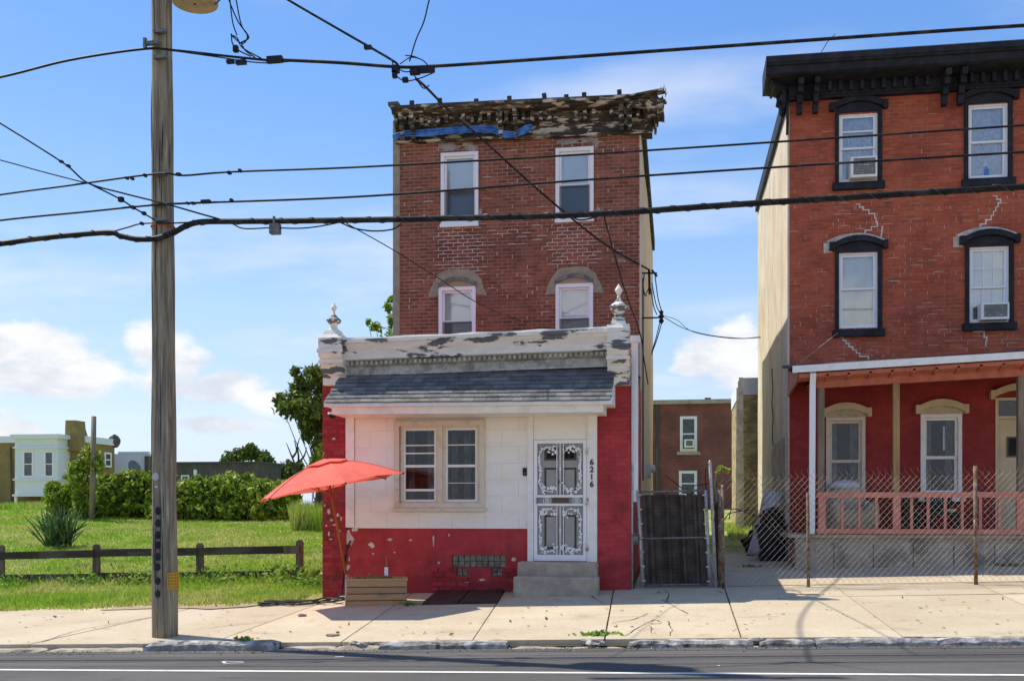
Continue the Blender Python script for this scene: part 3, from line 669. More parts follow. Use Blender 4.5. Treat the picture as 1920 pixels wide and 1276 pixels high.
# brick piers
for (a, b, m_) in ((HX0, xp0, m_redold), (xp1, HX1, m_redpaint)):
    pr = MB(); pr.box(a, b, YF - .02, YF + .3, -.5, P(900, 668, YF).z); pw = pr.build('pier', m_, house)
    brickwork(a, b, -.2, P(900, 690, YF).z, YF - .02, [], pw, m_, L=.2, H=.0745, j=.008, proud=.005, jit=.002)
mb = MB()   # broken flakes of paint and plaster
def flake(cx, cy, rx, ry, Y, n=9, pw=None):
    c = P(cx, cy, Y); k = 1950 / 17.4
    pts = [(c.x + math.cos(2 * math.pi * i / n) * rx / k * random.uniform(.45, 1.15), c.z + math.sin(2 * math.pi * i / n) * ry / k * random.uniform(.45, 1.15)) for i in range(n)]
    mb.prism(pts[::-1], Y - .009 - random.uniform(0, .004), Y + .01)
for (cx, cy, rx, ry) in ((697, 1022, 7, 6), (731, 1011, 6, 3), (770, 1012, 4, 2), (813, 1010, 2.2, 14), (842, 1003, 1.5, 4), (654, 1010, 11, 17), (664, 992, 8, 5), (652, 1062, 7, 7), (655, 1048, 2, 6), (964, 1048, 7, 4), (823, 1054, 5, 3), (700, 1037, 3, 2), (740, 1035, 2, 1.5), (905, 1086, 6, 3), (875, 1090, 5, 3)):
    flake(cx, cy, rx, ry, YF)
for (cx, cy, rx, ry) in ((617, 958, 4, 7), (634, 965, 4, 5), (622, 974, 5, 3), (640, 972, 2, 5), (612, 985, 2, 3), (629, 983, 6, 2), (617, 1000, 2, 6), (637, 995, 2, 3), (609, 947, 2, 3), (620, 1010, 4, 2), (626, 822, 5, 3)): flake(cx, cy, rx, ry, YF - .028)
kind(mb.build('paint_flake', m_flake, wall), 'stuff')
# rough exposed brick under the basement light
mb = MB(); zz = P(880, 1100, YF).z
xr0, xr1 = PX(810, YF), PX(967, YF)
brickwork(xr0, xr1, -.1, P(880, 1056, YF).z, YF, [(v1[0] - .01, v1[1] + .01, v1[2], v1[3]), (v2[0] - .01, v2[1] + .01, v2[2], v2[3]), (v1[1] + .02, v2[0] - .02, zz + .12, 1)], wall, m_redold, L=.22, H=.082, j=.014, proud=.022, jit=.014)
# basement lights of glass block
gb = M('glass_block', (.22, .20, .155), (.10, .09, .075), (14, .45, .6, 5), rough=.15, vary=.3, spec=.6)
for (a, b, c, d), nx, nz in (((xb0, xb1, zb0, zb1), 9, 2), (v1, 2, 2), (v2, 2, 2)):
    bl = MB().box(a, b, YF + .1, YF + .12, c, d).build('basement_light', m_interior, house); w = (b - a) / nx; h = (d - c) / nz
    for i in range(nx):
        for k in range(nz): MB().box(a + i * w + .006, a + (i + 1) * w - .006, YF + .05, YF + .098, c + k * h + .005, c + (k + 1) * h - .005).build('glass_block', gb, bl)
# asbestos-style siding panels
cy = [776, 807, 838, 869, 899.5, 930, 960, 990]
xs0, xs1 = PX(666, YF), PX(990, YF); sd = MB().box(xs0, xs1, YF - .022, YF - .003, P(800, 990, YF).z, P(800, 772, YF).z)
sdm = MB()
open_wall(sdm, xs0, xs1, P(800, 989, YF).z, P(800, 768, YF).z, YF - .012, [ops[0]], .02)
sb = sdm.build('siding', m_siding, house); pw = .575
for r in range(7):
    za, zb = P(800, cy[r + 1], YF).z, P(800, cy[r], YF).z; x = xs0 - (pw / 2 if r % 2 == 1 else 0)
    while x < xs1:
        a, b = max(x, xs0), min(x + pw, xs1); x += pw
        for (s, e) in ([(a, b)] if not (zb > zw0 + .03 and za < zw1 - .03) else [q for q in ((a, min(b, xw0 + .02)), (max(a, xw1 - .02), b)) if q[1] - q[0] > .03]):
            v = [(s + .002, YF - .025, za + .0015), (e - .002, YF - .025, za + .0015), (s + .002, YF - .012, za + .0015), (e - .002, YF - .012, za + .0015), (s + .002, YF - .022, zb - .001), (e - .002, YF - .022, zb - .001), (s + .002, YF - .012, zb - .001), (e - .002, YF - .012, zb - .001)]
            MB().hexa(v).build('panel', m_siding, sb)
MB().box(xp0, xs0 - .004, YF - .06, YF - .022, P(658, 988, YF).z, P(658, 768, YF).z).build('corner_board', m_white, house)
# shop window: two sashes in one frame
zt = lambda py: P(826, py, YF).z
wf = MB().ring(xw0, xw1, zw0, zw1, .085, YF - .075, YF + .12).box(PX(823, YF), PX(830.5, YF), YF - .06, YF + .12, zw0 + .085, zw1 - .085).box(xw0 - .03, xw1 + .03, YF - .115, YF - .03, zw0 - .05, zw0 - .002).build('shop_window', m_trim, house)
for (pa, pb, bars) in ((751.5, 823, ((834, .02), (849, .022), (918, .04))), (830.5, 900, ((834, .016), (905, .010)))):
    a, b = PX(pa, YF), PX(pb, YF); c, d = zw0 + .085, zw1 - .085; zm = zt(873)
    MB().ring(a, b, c, d, .05, YF - .02, YF + .05, .03, .04).build('storm_frame', m_trim, wf)
    g = MB().ring(a + .05, b - .05, c + .03, d - .04, .032, YF + .0, YF + .045).box(a + .082, b - .082, YF + .002, YF + .045, zm - .022, zm + .022)
    g.build('sash', m_white, wf)
    MB().box(a + .07, b - .07, YF + .020, YF + .026, c + .05, d - .06).build('pane', m_glass, wf)
    for y, t in bars: MB().box(a + .082, b - .082, YF - .004, YF + .014, zt(y) - t / 2, zt(y) + t / 2).build('glazing_bar', m_white, wf)
    # curtains hang inside
    g = MB(); nseg = 40; yb = YF + .32
    for (u0, u1) in (((a + .05, a + .17), (b - .28, b - .05)) if pa < 800 else ((a + .08, a + .20), (a + .3, b - .22), (b - .16, b - .05))):
        pts = [(u0 + (u1 - u0) * i / 12, yb + .02 * math.sin(i * 1.9)) for i in range(13)]
        for p, q in zip(pts[:-1], pts[1:]): g.add([(p[0], p[1], c), (q[0], q[1], c), (q[0], q[1], d), (p[0], p[1], d)], [(0, 1, 2, 3)])
    g.build('curtain', M('net_curtain', (.17, .165, .16), (.11, .11, .11), (5, .4, .6, 5), vary=.2), wf)
r = MB(); y0, y1 = YF + .25, YF + 1.6
r.add([(xw0, y0, zw0), (xw1, y0, zw0), (xw1, y0, zw1), (xw0, y0, zw1), (xw0, y1, zw0), (xw1, y1, zw0), (xw1, y1, zw1), (xw0, y1, zw1)], [(4, 5, 6, 7), (0, 4, 5, 1), (2, 6, 7, 3), (1, 5, 6, 2), (0, 3, 7, 4)])
r.build('interior', m_room, wf)
# doorway: posts, transom panel
zT = P(1050, 769, YF).z
MB().box(PX(990, YF), xd0 - .003, YF - .065, YF + .1, P(995, 1051, YF).z, zT).build('door_post', m_white, house)
MB().box(xd1 + .003, xp1, YF - .065, YF + .1, P(1110, 1052, YF).z, zT).build('door_post', m_white, house)
MB().box(xd0, xd1, YF - .04, YF + .1, zd1 + .003, zT).build('transom_panel', m_siding, house)
# inner door
dr = MB().box(xd0 + .003, xd1 - .003, YF + .0, YF + .05, zd0, zd1).build('front_door', m_door, house)
dw = xd1 - xd0; dh = zd1 - zd0
for (u0, u1, w0, w1) in ((.20, .46, .10, .38), (.54, .80, .10, .38), (.20, .46, .53, .77), (.54, .80, .53, .77), (.20, .46, .83, .94), (.54, .80, .83, .94)):
    a, b, c, d = xd0 + dw * u0, xd0 + dw * u1, zd0 + dh * w0, zd0 + dh * w1
    MB().ring(a, b, c, d, .032, YF - .009, YF + .0005).build('door_panel', m_doortrim, dr)
    if w0 > .8: MB().box(a + .036, b - .036, YF - .005, YF - .0005, c + .033, d - .033).build('door_pane', m_interior, dr)
MB().blob((xd0 + dw * .495, YF - .004, zd0 + dh * .655), (.03, .012, .04), 8, 6, 0).build('knocker', m_black, dr)
# ornamental storm door
sdn = MB().ring(xd0 + .004, xd1 - .004, zd0 + .006, zd1 - .004, .06, YF - .05, YF - .015, .10, .06).box(xd0 + .06, xd1 - .06, YF - .05, YF - .015, zd0 + dh * .455, zd0 + dh * .475).box(xd0 + .06, xd1 - .06, YF - .05, YF - .015, zd0 + dh * .525, zd0 + dh * .545).build('storm_door', m_vinyl, house)
za, zb, zc, zd = zd0 + .106, zd0 + dh * .455, zd0 + dh * .545, zd1 - .064
xa, xb = xd0 + .064, xd1 - .064; xm = (xa + xb) / 2
g = MB()
for (c, d) in ((za, zb), (zc, zd)):
    for dx in (-.055, 0, .055): g.box(xm + dx - .007, xm + dx + .007, YF - .04, YF - .026, c, d)
    g.blob((xm, YF - .033, c + (d - c) * .5), (.018, .012, .045), 6, 5, 0)
g.build('bar', m_vinyl, sdn)
sq = MB()
for (c, d) in ((za, zb), (zc, zd)):
    for sgn, xo, xi in ((1, xa + .03, xm - .085), (-1, xb - .03, xm + .085)):
        hgt = d - c; path = [(xi - sgn * .0, c + hgt * .16), (xi - sgn * .06, c + hgt * .07), (xo + sgn * .08, c + hgt * .09), (xo + sgn * .01, c + hgt * .22), (xo + sgn * .015, c + hgt * .5), (xo + sgn * .01, c + hgt * .78), (xo + sgn * .08, c + hgt * .91), (xi - sgn * .06, c + hgt * .93), (xi, c + hgt * .84)]
        cur = catmull([(x, YF - .033, z) for x, z in path], 5); sq.tube(cur, .009, 5)
        for k in range(64):
            t = random.random(); q = cur[int(t * (len(cur) - 1))]; e = abs(t - .5) * 2; off = random.uniform(.015, .075) * (1 if random.random() < .7 else -.35) * (.35 + .65 * e)
            x = q.x + sgn * off; z = q.z + (random.uniform(-.05, .05) if e < .6 else (random.uniform(-.09, .02) * (1 if q.z > (c + d) / 2 else -1)))
            x = min(max(x, xa + .015), xb - .015); z = min(max(z, c + .015), d - .015); rr = random.uniform(.017, .030); a0 = random.uniform(0, 3)
            pts = []
            for i in range(10): rad = rr * (1 if i % 2 == 0 else .55); pts.append((x + math.cos(a0 + i * math.pi / 5) * rad, z + math.sin(a0 + i * math.pi / 5) * rad))
            yy = YF - .036 - random.uniform(0, .012); sq.prism(pts, yy, yy + .006)
sq.build('scroll_ornament', m_vinyl, sdn)
g = MB()
for (u, v) in ((.13, .38), (.66, .95)):
    c = (xd0 + dw * (u + v) / 2, YF - .033, zd0 + dh * .50)
    for k in range(3):
        q = []
        for i in range(15): t = 2 * math.pi * i / 14; q.append((c[0] + (k - 1) * .035 + math.cos(t) * .03, c[1], c[2] + math.sin(t) * .045))
        g.tube(q, .006, 5, False)
g.build('scroll_ornament', m_vinyl, sdn)
MB().ring(xd0 + dw * .36, xd0 + dw * .66, zd0 + dh * .479, zd0 + dh * .521, .014, YF - .056, YF - .03).box(xd0 + dw * .375, xd0 + dw * .645, YF - .04, YF - .03, zd0 + dh * .485, zd0 + dh * .515).build('mail_slot', m_doortrim, sdn)
lk = MB()
for k, z in enumerate((.51, .485)): lk.lathe([(.022, 0), (.022, .02), (.0, .025)], (xd0 + dw * .075, YF - .05, zd0 + dh * z), 10, Matrix.Rotation(math.pi / 2, 3, 'X'))
lk.build('lock', m_hard, sdn)
for v in (.90, .49, .115): MB().box(xd1 - .02, xd1 + .03, YF - .075, YF - .05, zd0 + dh * v - .06, zd0 + dh * v + .06).build('hinge', m_rustw, sdn)
MB().box(xd0 + .06, xd1 - .06, YF - .0135, YF - .0125, zd0 + .1, zd1 - .06).build('screen', glass_mat('fly_screen', (.95, .95, .95), .1), sdn)
# street number
def text_mesh(s, size, depth):
    cu = bpy.data.curves.new('numeral', 'FONT'); cu.body = s; cu.size = size; cu.extrude = depth; cu.offset = .004; cu.align_x = 'CENTER'
    o = bpy.data.objects.new('numeral', cu); col.objects.link(o); dg = bpy.context.evaluated_depsgraph_get()
    me = bpy.data.meshes.new_from_object(o.evaluated_get(dg)); bpy.data.objects.remove(o); return me
for k, ch in enumerate('6216'):
    me = text_mesh(ch, .132, .004); me.transform(Matrix.Rotation(math.pi / 2, 4, 'X')); p = P(1109.5, 870.5 + 13.8 * k, YF - .072); me.transform(Matrix.Translation((p.x, YF - .072, p.z)))
    link('house_number', me, m_gold, house)
# doorstep
zg = gz(PX(1045, YF), YF)
xs_a, xs_b = PX(969, YF - .4), PX(1119, YF - .4); zs1 = P(1045, 1050, YF).z
stp = MB(); zs2 = P(1045, 1080, YF - .55).z
stp.box(xs_a, xs_b, YF - .36, YF - .03, -.3, zd0 - .004)
xs_c, xs_d = PX(962, YF - .72), PX(1121, YF - .72)
stp.box(xs_c, xs_d, YF - .72, YF - .361, -.3, zs2)
so = stp.build('doorstep', m_conc, house)
bv = so.modifiers.new('bevel', 'BEVEL'); bv.width = .03; bv.segments = 3
# --- pent roof with shingles
EO = .90
eL, eR = P(607, 762, YF - EO), P(1147, 757, YF - EO); tL, tR = P(628, 699, YF - .03), P(1152, 689, YF - .03)
tL.x = eL.x + .02; tR.x = eR.x
aw = MB().hexa([eL, eR, eL + Vector((.0, EO - .03, .02)), eR + Vector((0, EO - .03, .02)), eL + Vector((0, .01, .055)), eR + Vector((0, .01, .055)), tL, tR]).build('pent_roof', m_white, house)
nrow = 8
for r in range(nrow):
    f0, f1 = r / nrow, (r + 1.25) / nrow; x = -.5 * (r % 2) * .2 + random.uniform(-.03, .03)
    wide = (eR - eL).x
    while x < wide:
        w = random.choice((.17, .2, .2, .23)); a, b = max(0, x), min(wide, x + w - .004); x += w
        if b - a < .03: continue
        ua, ub = a / wide, b / wide
        def pt(u, f, h):
            lo = eL.lerp(eR, u) + Vector((0, 0, .06)); hi = tL.lerp(tR, u); q = lo.lerp(hi, f); nrm = Vector((0, -.75, .66)); return q + nrm * h
        dz = random.uniform(0, .004); f1c = min(1.0, f1); dl = random.uniform(-.012, .0)
        MB().hexa([pt(ua, f0 + dl, .004), pt(ub, f0 + dl, .004), pt(ua, f1c, .002), pt(ub, f1c, .002), pt(ua, f0 + dl, .024 + dz), pt(ub, f0 + dl, .024 + dz), pt(ua, f1c, .006), pt(ub, f1c, .006)]).build('shingle', m_shing, aw)
fa, fb = P(622, 768, YF - EO + .1), P(1131, 762, YF - EO + .1)
MB().hexa([fa + Vector((0, 0, -.075)), fb + Vector((0, 0, -.085)), fa + Vector((0, EO - .14, -.075)), fb + Vector((0, EO - .14, -.085)), fa + Vector((0, 0, .06)), fb + Vector((0, 0, .06)), fa + Vector((0, EO - .14, .06)), fb + Vector((0, EO - .14, .06))]).build('fascia', m_white, aw)
# --- sheet-metal cornice
cA, cB = P(634, 636, YF - .33), P(1142, 614, YF - .33)
cA.y = cB.y = YF
cornice = MB().sweep([(-.02, .02), (-.37, -.015), (-.37, -.075), (-.345, -.085), (-.335, -.11), (-.29, -.20), (-.265, -.27), (-.265, -.295), (-.28, -.30), (-.28, -.345), (-.22, -.36), (-.05, -.36), (-.02, -.36)], cA, cB).build('cornice', m_peel, house)
fz = MB().sweep([(-.05, -.362), (-.17, -.362), (-.17, -.44), (-.12, -.455), (-.12, -.575), (-.15, -.58), (-.15, -.61), (-.05, -.61)], cA, cB).build('frieze', m_soot, cornice)
nd = 54
for k in range(nd):
    p = cA.lerp(cB, (k + .5) / nd); MB().box(p.x - .026, p.x + .026, YF - .215, YF - .168, p.z - .43, p.z - .368).build('dentil', m_soot, cornice)
for k, px in enumerate((696, 761, 832, 884, 940, 1002, 1070)):
    x = PX(px, YF - .12); u = (x - cA.x) / (cB.x - cA.x); z = cA.z + (cB.z - cA.z) * u - .515
    w = .10 if k in (1, 5) else .05; mb = MB()
    for s_ in (1, .55):
        q = [(x + math.cos(2 * math.pi * i / 14) * w * s_, YF - .124, z + math.sin(2 * math.pi * i / 14) * .048 * s_) for i in range(15)]; mb.tube(q, .010, 5, False)
    mb.build('rosette', m_soot, cornice)
# roof edge coping behind the cornice, slightly buckled
cp = MB(); 
for i in range(12):
    p, q = cA.lerp(cB, i / 12), cA.lerp(cB, (i + 1) / 12); h0, h1 = [.03 + .012 * math.sin(k * 2.3) for k in (i, i + 1)]
    cp.hexa([p + Vector((0, -.26, .0)), q + Vector((0, -.26, .0)), p + Vector((0, .1, .02)), q + Vector((0, .1, .02)), p + Vector((0, -.26, h0)), q + Vector((0, -.26, h1)), p + Vector((0, .1, h0 + .05)), q + Vector((0, .1, h1 + .05))])
cp.build('coping', m_white, cornice)
# pedestals and finials
for (pa, pb, pt, pbm, s, lean) in ((598, 641, 627, 703, .60, -.03), (1138, 1180, 607, 702, .74, .02)):
    Yp = YF - .40; a, b = PX(pa, Yp), PX(pb, Yp); zt_, zb_ = P((pa + pb) / 2, pt, Yp).z, P((pa + pb) / 2, pbm, Yp).z; w = b - a; xc = (a + b) / 2; h = zt_ - zb_
    prof = [(-.02, 0), (-.40, 0), (-.44, -.08 * h), (-.44, -.52 * h), (-.38, -.60 * h), (-.38, -.66 * h), (-.30, -.80 * h), (-.26, -.95 * h), (-.20, -h), (-.20, -h - .14), (-.02, -h - .14)]
    ped = MB().sweep(prof, (a, YF, zt_), (b, YF, zt_))
    for v, wd, yy in ((.40, .02, -.46), (.66, .015, -.40)): ped.box(a - wd, b + wd, YF + yy, YF - .02, zt_ - v * h - .03, zt_ - v * h + .03)
    pe = ped.build('pedestal', m_peel, cornice)
    f = MB(); f.lathe([(w * .53, 0), (w * .42, .07), (w * .36, .10)], (xc, YF - .22, zt_), 4); finial(f, xc, YF - .22, zt_ + .10, s)
    f.build('finial', m_peel, pe)
# roof slope joining shop to the tower is hidden by the cornice; downspout on the right return
dp = MB(); xx0 = HX1 + .03
dsA = P(1192, 630, YF + .15)
dp.box(HX1 + .005, HX1 + .115, YF + .10, YF + .20, P(1192, 940, YF + .15).z, P(1192, 642, YF + .15).z)
dp.box(HX1 - .02, HX1 + .15, YF + .06, YF + .24, P(1192, 642, YF + .15).z, P(1192, 630, YF + .15).z)
dp.build('downspout', m_vinyl, house)
# --- upper storeys
UX0, UX1 = PX(738, YU), PX(1200, YU)
ztop = P(1000, 215, YU).z
up = MB(); UW = []
for (a, b, c, d) in ((827, 897, 420, 286), (1042, 1113, 411, 277), (823, 892, 662, 538), (1042, 1112, 655, 532)):
    x0, x1 = PX(a, YU), PX(b, YU); xc = (a + b) / 2; UW.append((x0, x1, P(xc, c, YU).z, P(xc, d, YU).z))
open_wall(up, UX0, UX1, zroof - .3, ztop, YU, UW, .16)
UD = 8.0
up.add([(UX0, YU, zroof - .3), (UX0, YU + UD, -.5), (UX0, YU + UD, ztop), (UX0, YU, ztop)], [(0, 3, 2, 1)])
up.add([(UX0, YU, ztop), (UX1, YU, ztop), (UX1, YU + UD, ztop), (UX0, YU + UD, ztop)], [(0, 1, 2, 3)])
up.add([(UX0, YU + UD, -.5), (UX1, YU + UD, -.5), (UX1, YU + UD, ztop), (UX0, YU + UD, ztop)], [(0, 3, 2, 1)])
upw = up.build('upper_wall', m_mortar, house)
XB0 = PX(750, YU)
MB().box(UX0 - .01, XB0 - .003, YU - .02, YU + .3, zroof - .3, ztop + .05).build('cement_strip', m_patch, upw)
# the flank wall is rendered and not quite true
fl = MB(); nz_, ny_ = 14, 10; vs = []; fs = []
for k in range(nz_ + 1):
    z = -.5 + (ztop + .55) * k / nz_
    for i in range(ny_ + 1):
        y = YU - .012 + (UD + .01) * i / ny_; vs.append((UX1 + .02 + .03 * noise.noise(Vector((y * .4, z * .5, 3))) * (i > 0) + (0.02 if i else 0), y, z))
for k in range(nz_):
    for i in range(ny_): fs.append((k * (ny_ + 1) + i, k * (ny_ + 1) + i + 1, (k + 1) * (ny_ + 1) + i + 1, (k + 1) * (ny_ + 1) + i))
for k in range(nz_): fs.append((k * (ny_ + 1), (k + 1) * (ny_ + 1), len(vs) + k + 1, len(vs) + k))
for k in range(nz_ + 1): vs.append((UX1 - .01, YU - .012, -.5 + (ztop + .55) * k / nz_))
MB().add(vs, fs).build('flank_wall', m_stucco, house)
XB1 = UX1 - .012
bops = [(a - .005, b + .005, c - .005, d + .005) for a, b, c, d in UW]
z0b = P(900, 668, YU).z
brickwork(XB0, XB1, z0b, ztop, YU, bops, upw, m_brick, singles=300, region=(PX(905, YU), PX(1190, YU), P(1000, 505, YU).z, P(1000, 300, YU).z))
Z = lambda px, py: P(px, py, YU).z
def zone(a, b, c, d, ph, pb, Y=YU): return (PX(a, Y), PX(b, Y), P((a + b) / 2, d, Y).z, P((a + b) / 2, c, Y).z, ph, pb)
joints(XB0, XB1, z0b, ztop, YU, bops, [zone(815, 912, 424, 528, .97, .97), zone(1026, 1128, 418, 505, .96, .96), zone(818, 905, 262, 288, .95, .98), zone(1034, 1125, 248, 280, .95, .98), zone(750, 820, 240, 640, .10, .03), zone(900, 1198, 240, 640, .12, .03), zone(895, 1050, 420, 470, .3, .25)], upw, m_point)
pm = MB()   # smeared cement round the openings
for (px, py, w) in ((858, 262, 0), ):
    pass
for i, (pc, ps, half, rise) in enumerate(((858, 545, 55, 40), (1077, 541, 55, 40))):
    x0, x1 = PX(pc - half, YU), PX(pc + half, YU); zs = Z(pc, ps)
    A = []; B = []; n = 18; xi0, xi1 = PX(pc - 36, YU), PX(pc + 36, YU)
    for k in range(n + 1):
        u = 2 * k / n - 1; e = 1 + .08 * noise.noise(Vector((k * .9, i * 5, 0)))
        A.append(((x0 + x1) / 2 + math.copysign(abs(u) ** .8, u) * (x1 - x0) / 2 * e, zs + rise / 88 * (1 - abs(u) ** 3.0) * e - .06 * abs(u) ** 4 * 2))
        B.append(((xi0 + xi1) / 2 + u * (xi1 - xi0) / 2, zs + .02 + .14 * (1 - u * u) - .12 * abs(u) ** 6))
    MB().strip(A, B, YU - .02, YU).build('cement_patch', m_patch, upw)
pm = MB()
for i, pc in enumerate((858, 1077)):
    x0, x1 = PX(pc - 35, YU), PX(pc + 35, YU); zs = UW[2 + i][3]
    hood(upw, x0, x1, zs + .0, .13, .085, 0.0, YU - .045, YU + .02, M('old_stone_arch', (.24, .22, .18), (.15, .14, .12), (7, .4, .6, 7), vary=.25), 'stone_arch')
    lunette(pm, x0 + .03, x1 - .03, zs + .005, .12, YU - .012, YU + .02)
pm.build('arch_infill', m_plank, upw)
pm = MB()
for (px, py, rx, ry) in ((900, 402, 5, 16), (1122, 400, 8, 10), (832, 272, 10, 8), (878, 270, 10, 7), (1118, 268, 5, 14), (1166, 489, 10, 4), (1045, 255, 10, 5), (845, 277, 20, 7), (884, 277, 17, 7), (1066, 266, 24, 7), (1100, 262, 16, 7)):
    c = P(px, py, YU); n = 9; pts = [(c.x + math.cos(2 * math.pi * i / n) * rx / 88 * random.uniform(.6, 1.15), c.z + math.sin(2 * math.pi * i / n) * ry / 88 * random.uniform(.6, 1.15)) for i in range(n)]
    MB().prism(pts[::-1], YU - .013 - random.uniform(0, .004), YU).build('cement_daub', M('pale_cement_daub', (.38, .34, .30), (.26, .235, .2), (9, .4, .6, 7), vary=.25), upw)
for i, (a, b, c, d) in enumerate(UW):
    window(house, a, b, c, d, YU, low_gap=.12 if i < 2 else .30, casing=.075, split=.48, out=.03, sill=.0 if i > 1 else .012, screen=True, glass=m_glass2)
# crumbling main cornice
cl, cr_ = P(731, 200, YU - .45), P(1240, 176, YU - .45); bl, br = P(738, 262, YU), P(1205, 240, YU)
cA, cB = Vector((cl.x, YU, cl.z)), Vector((PX(1222, YU - .3), YU, cr_.z)); hh = .52
prof = [(.25, 0), (-.50, 0), (-.50, -.07), (-.44, -.08), (-.42, -.13), (-.22, -.16), (-.16, -.17), (-.16, -.36), (-.11, -.38), (-.11, -.60), (-.14, -.61), (-.14, -.66), (-.0, -.66), (.25, -.66)]
mc = MB().sweep(prof, cA + Vector((.03, 0, 0)), cB).build('main_cornice', m_rot, house)
nb = 30
for k in range(nb):
    u = (k + .5) / nb
    if k in (7, 19, 20, 24): continue
    p = cA.lerp(cB, u); MB().box(p.x - .035, p.x + .035, YU - .30 + random.uniform(-.02, .02), YU - .158, p.z - .33 + random.uniform(-.03, .02), p.z - .162).build('modillion', m_rot, mc)
for px in (752, 772, 937, 966, 1165, 1180):
    x = PX(px, YU - .35); u = (x - cA.x) / (cB.x - cA.x); z = cA.z + (cB.z - cA.z) * u
    mb = MB(); w = .045
    for (y0, y1, za, zb) in ((-.42, -.10, -.28, -.125), (-.34, -.10, -.44, -.281), (-.24, -.10, -.62, -.441)): mb.box(x - w, x + w, YU + y0, YU + y1, z + za, z + zb)
    mb.build('bracket', m_rot, mc)
for k, px in enumerate((772, 825, 893, 955, 1022, 1062, 1096, 1162)):   # stub rafters left standing on the roof edge
    p = P(px, 195, YU - .28); u = (p.x - cA.x) / (cB.x - cA.x); z = cA.z + (cB.z - cA.z) * u
    h = .17 + .03 * math.sin(k * 2.1); m_ = Matrix.Translation((p.x, YU - .28, z)) @ Matrix.Rotation(random.uniform(-.14, .04), 4, 'Y') @ Matrix.Rotation(-.1, 4, 'X')
    MB().box(-.045, .045, -.03, .03, -.04, h, m_).build('rafter_stub', m_dark, mc)
mb = MB()
mb.box(cA.x - .02, cA.x + .2, YU - .53, YU - .3, cA.z + .002, cA.z + .07)
p0 = cA.lerp(cB, .10); p1 = cA.lerp(cB, .97)
mb.hexa([p0 + Vector((0, -.40, .004)), p1 + Vector((0, -.40, .004)), p0 + Vector((0, .2, .004)), p1 + Vector((0, .2, .004)), p0 + Vector((0, -.40, .05)), p1 + Vector((0, -.40, .05)), p0 + Vector((0, .2, .09)), p1 + Vector((0, .2, .09))])
mb.build('roof_edge', m_roof, mc)
# torn right-hand end: splayed boards and hanging shreds
mb = MB(); e = cB + Vector((-.55, -.2, .02))
q0 = P(1180, 183, YU - .45); q1 = P(1246, 172, YU - .55); q2 = P(1243, 200, YU - .5); q3 = P(1222, 222, YU - .2)
mb.bar(q0, q1 + Vector((0, 0, .02)), .24, .035); mb.bar(q0 + Vector((0, .5, -.05)), q1 + Vector((0, .4, -.02)), .3, .04); mb.bar(q0 + Vector((0, .0, -.12)), q2, .06, .13)
for k in range(16):
    t = random.random(); s = q1.lerp(q3, t) + Vector((random.uniform(-.05, .05), random.uniform(0, .5), random.uniform(0, .08)))
    mb.bar(s, s + Vector((random.uniform(-.06, .04), random.uniform(-.03, .03), -random.uniform(.12, .42))), random.uniform(.02, .07), .012)
mb.blob(P(1225, 205, YU - .3), (.22, .3, .2), 10, 7, .5, 3); mb.blob(P(1210, 225, YU - .05), (.12, .15, .22), 9, 7, .5, 8)
for k in range(4):
    s = q1 + Vector((random.uniform(-.1, .02), .1 * k, .0)); mb.bar(s, s + Vector((random.uniform(-.02, .05), 0, random.uniform(.06, .16))), .015, .01)
mb.build('splintered_end', m_rot, mc)
# side verge board following the roof edge
zv = P(1206, 245, YU).z
v0, v1_ = Vector((UX1 + .06, YU + .05, zv + .05)), Vector((UX1 + .06, YU + UD * .93, ztop - 1.0))
MB().bar(v0, v1_, .10, .30).build('verge_board', m_dark, house)
# tarp
mb = MB(); pts = [(736, 257), (760, 251), (800, 249), (850, 245), (900, 242), (925, 243), (945, 252), (965, 253), (985, 243), (998, 238)]
wd = [4, 5.5, 6.5, 6, 6, 6, 6, 4.5, 7.5, 4]; rows = []
for k, (px, py) in enumerate(pts):
    c = P(px, py, YU - .22); w = wd[k] / 88
    rows.append([c + Vector((0, (.03 if j % 2 else -.03) * (1 if k % 2 else .4) + random.uniform(-.015, .015), -w + 2 * w * j / 4)) for j in range(5)])
vs = [v for r_ in rows for v in r_]; n5 = 5
o = MB().add(vs, [(k * 5 + j, (k + 1) * 5 + j, (k + 1) * 5 + j + 1, k * 5 + j + 1) for k in range(len(pts) - 1) for j in range(4)]).build('tarp', m_tarp)
sol = o.modifiers.new('thick', 'SOLIDIFY'); sol.thickness = .008
tag(o, 'torn strip of blue tarp hanging along the rotten top cornice', 'tarp')
# ------------------------------------------------------------------ the neighbouring house with the porch
YR = YU; RX0, RX1 = PX(1480, YR), PX(2230, YR); RD = 8.4
rh = thing('porch_house', (RX0 + 3, YR, .4), 'orange-red brick house with black cornice and salmon-trimmed front porch', 'house')
Zr = lambda px, py, Y=YR: P(px, py, Y).z
ztr = Zr(1700, 150); zpb = Zr(1700, 690)   # top of brick, line where porch paint starts
RW = {}
for k, (a, b, c, d) in dict(ul=(1573, 1645, 341, 213), ur=(1815, 1889, 334, 196), ml=(1573, 1645, 616, 474), mr=(1817, 1891, 604, 463)).items():
    RW[k] = (PX(a, YR), PX(b, YR), Zr((a + b) / 2, c), Zr((a + b) / 2, d))
RW['bl'] = (PX(1549, YR), PX(1622, YR), Zr(1585, 938), Zr(1585, 782)); RW['br'] = (PX(1726, YR), PX(1803, YR), Zr(1765, 930), Zr(1765, 776))
RW['door'] = (PX(1866, YR), PX(1952, YR), Zr(1900, 992), Zr(1900, 745))
RW['xr'] = (PX(2060, YR), PX(2135, YR), Zr(2095, 590), Zr(2095, 450)); RW['xu'] = (PX(2060, YR), PX(2135, YR), Zr(2095, 320), Zr(2095, 182))
rops = list(RW.values())
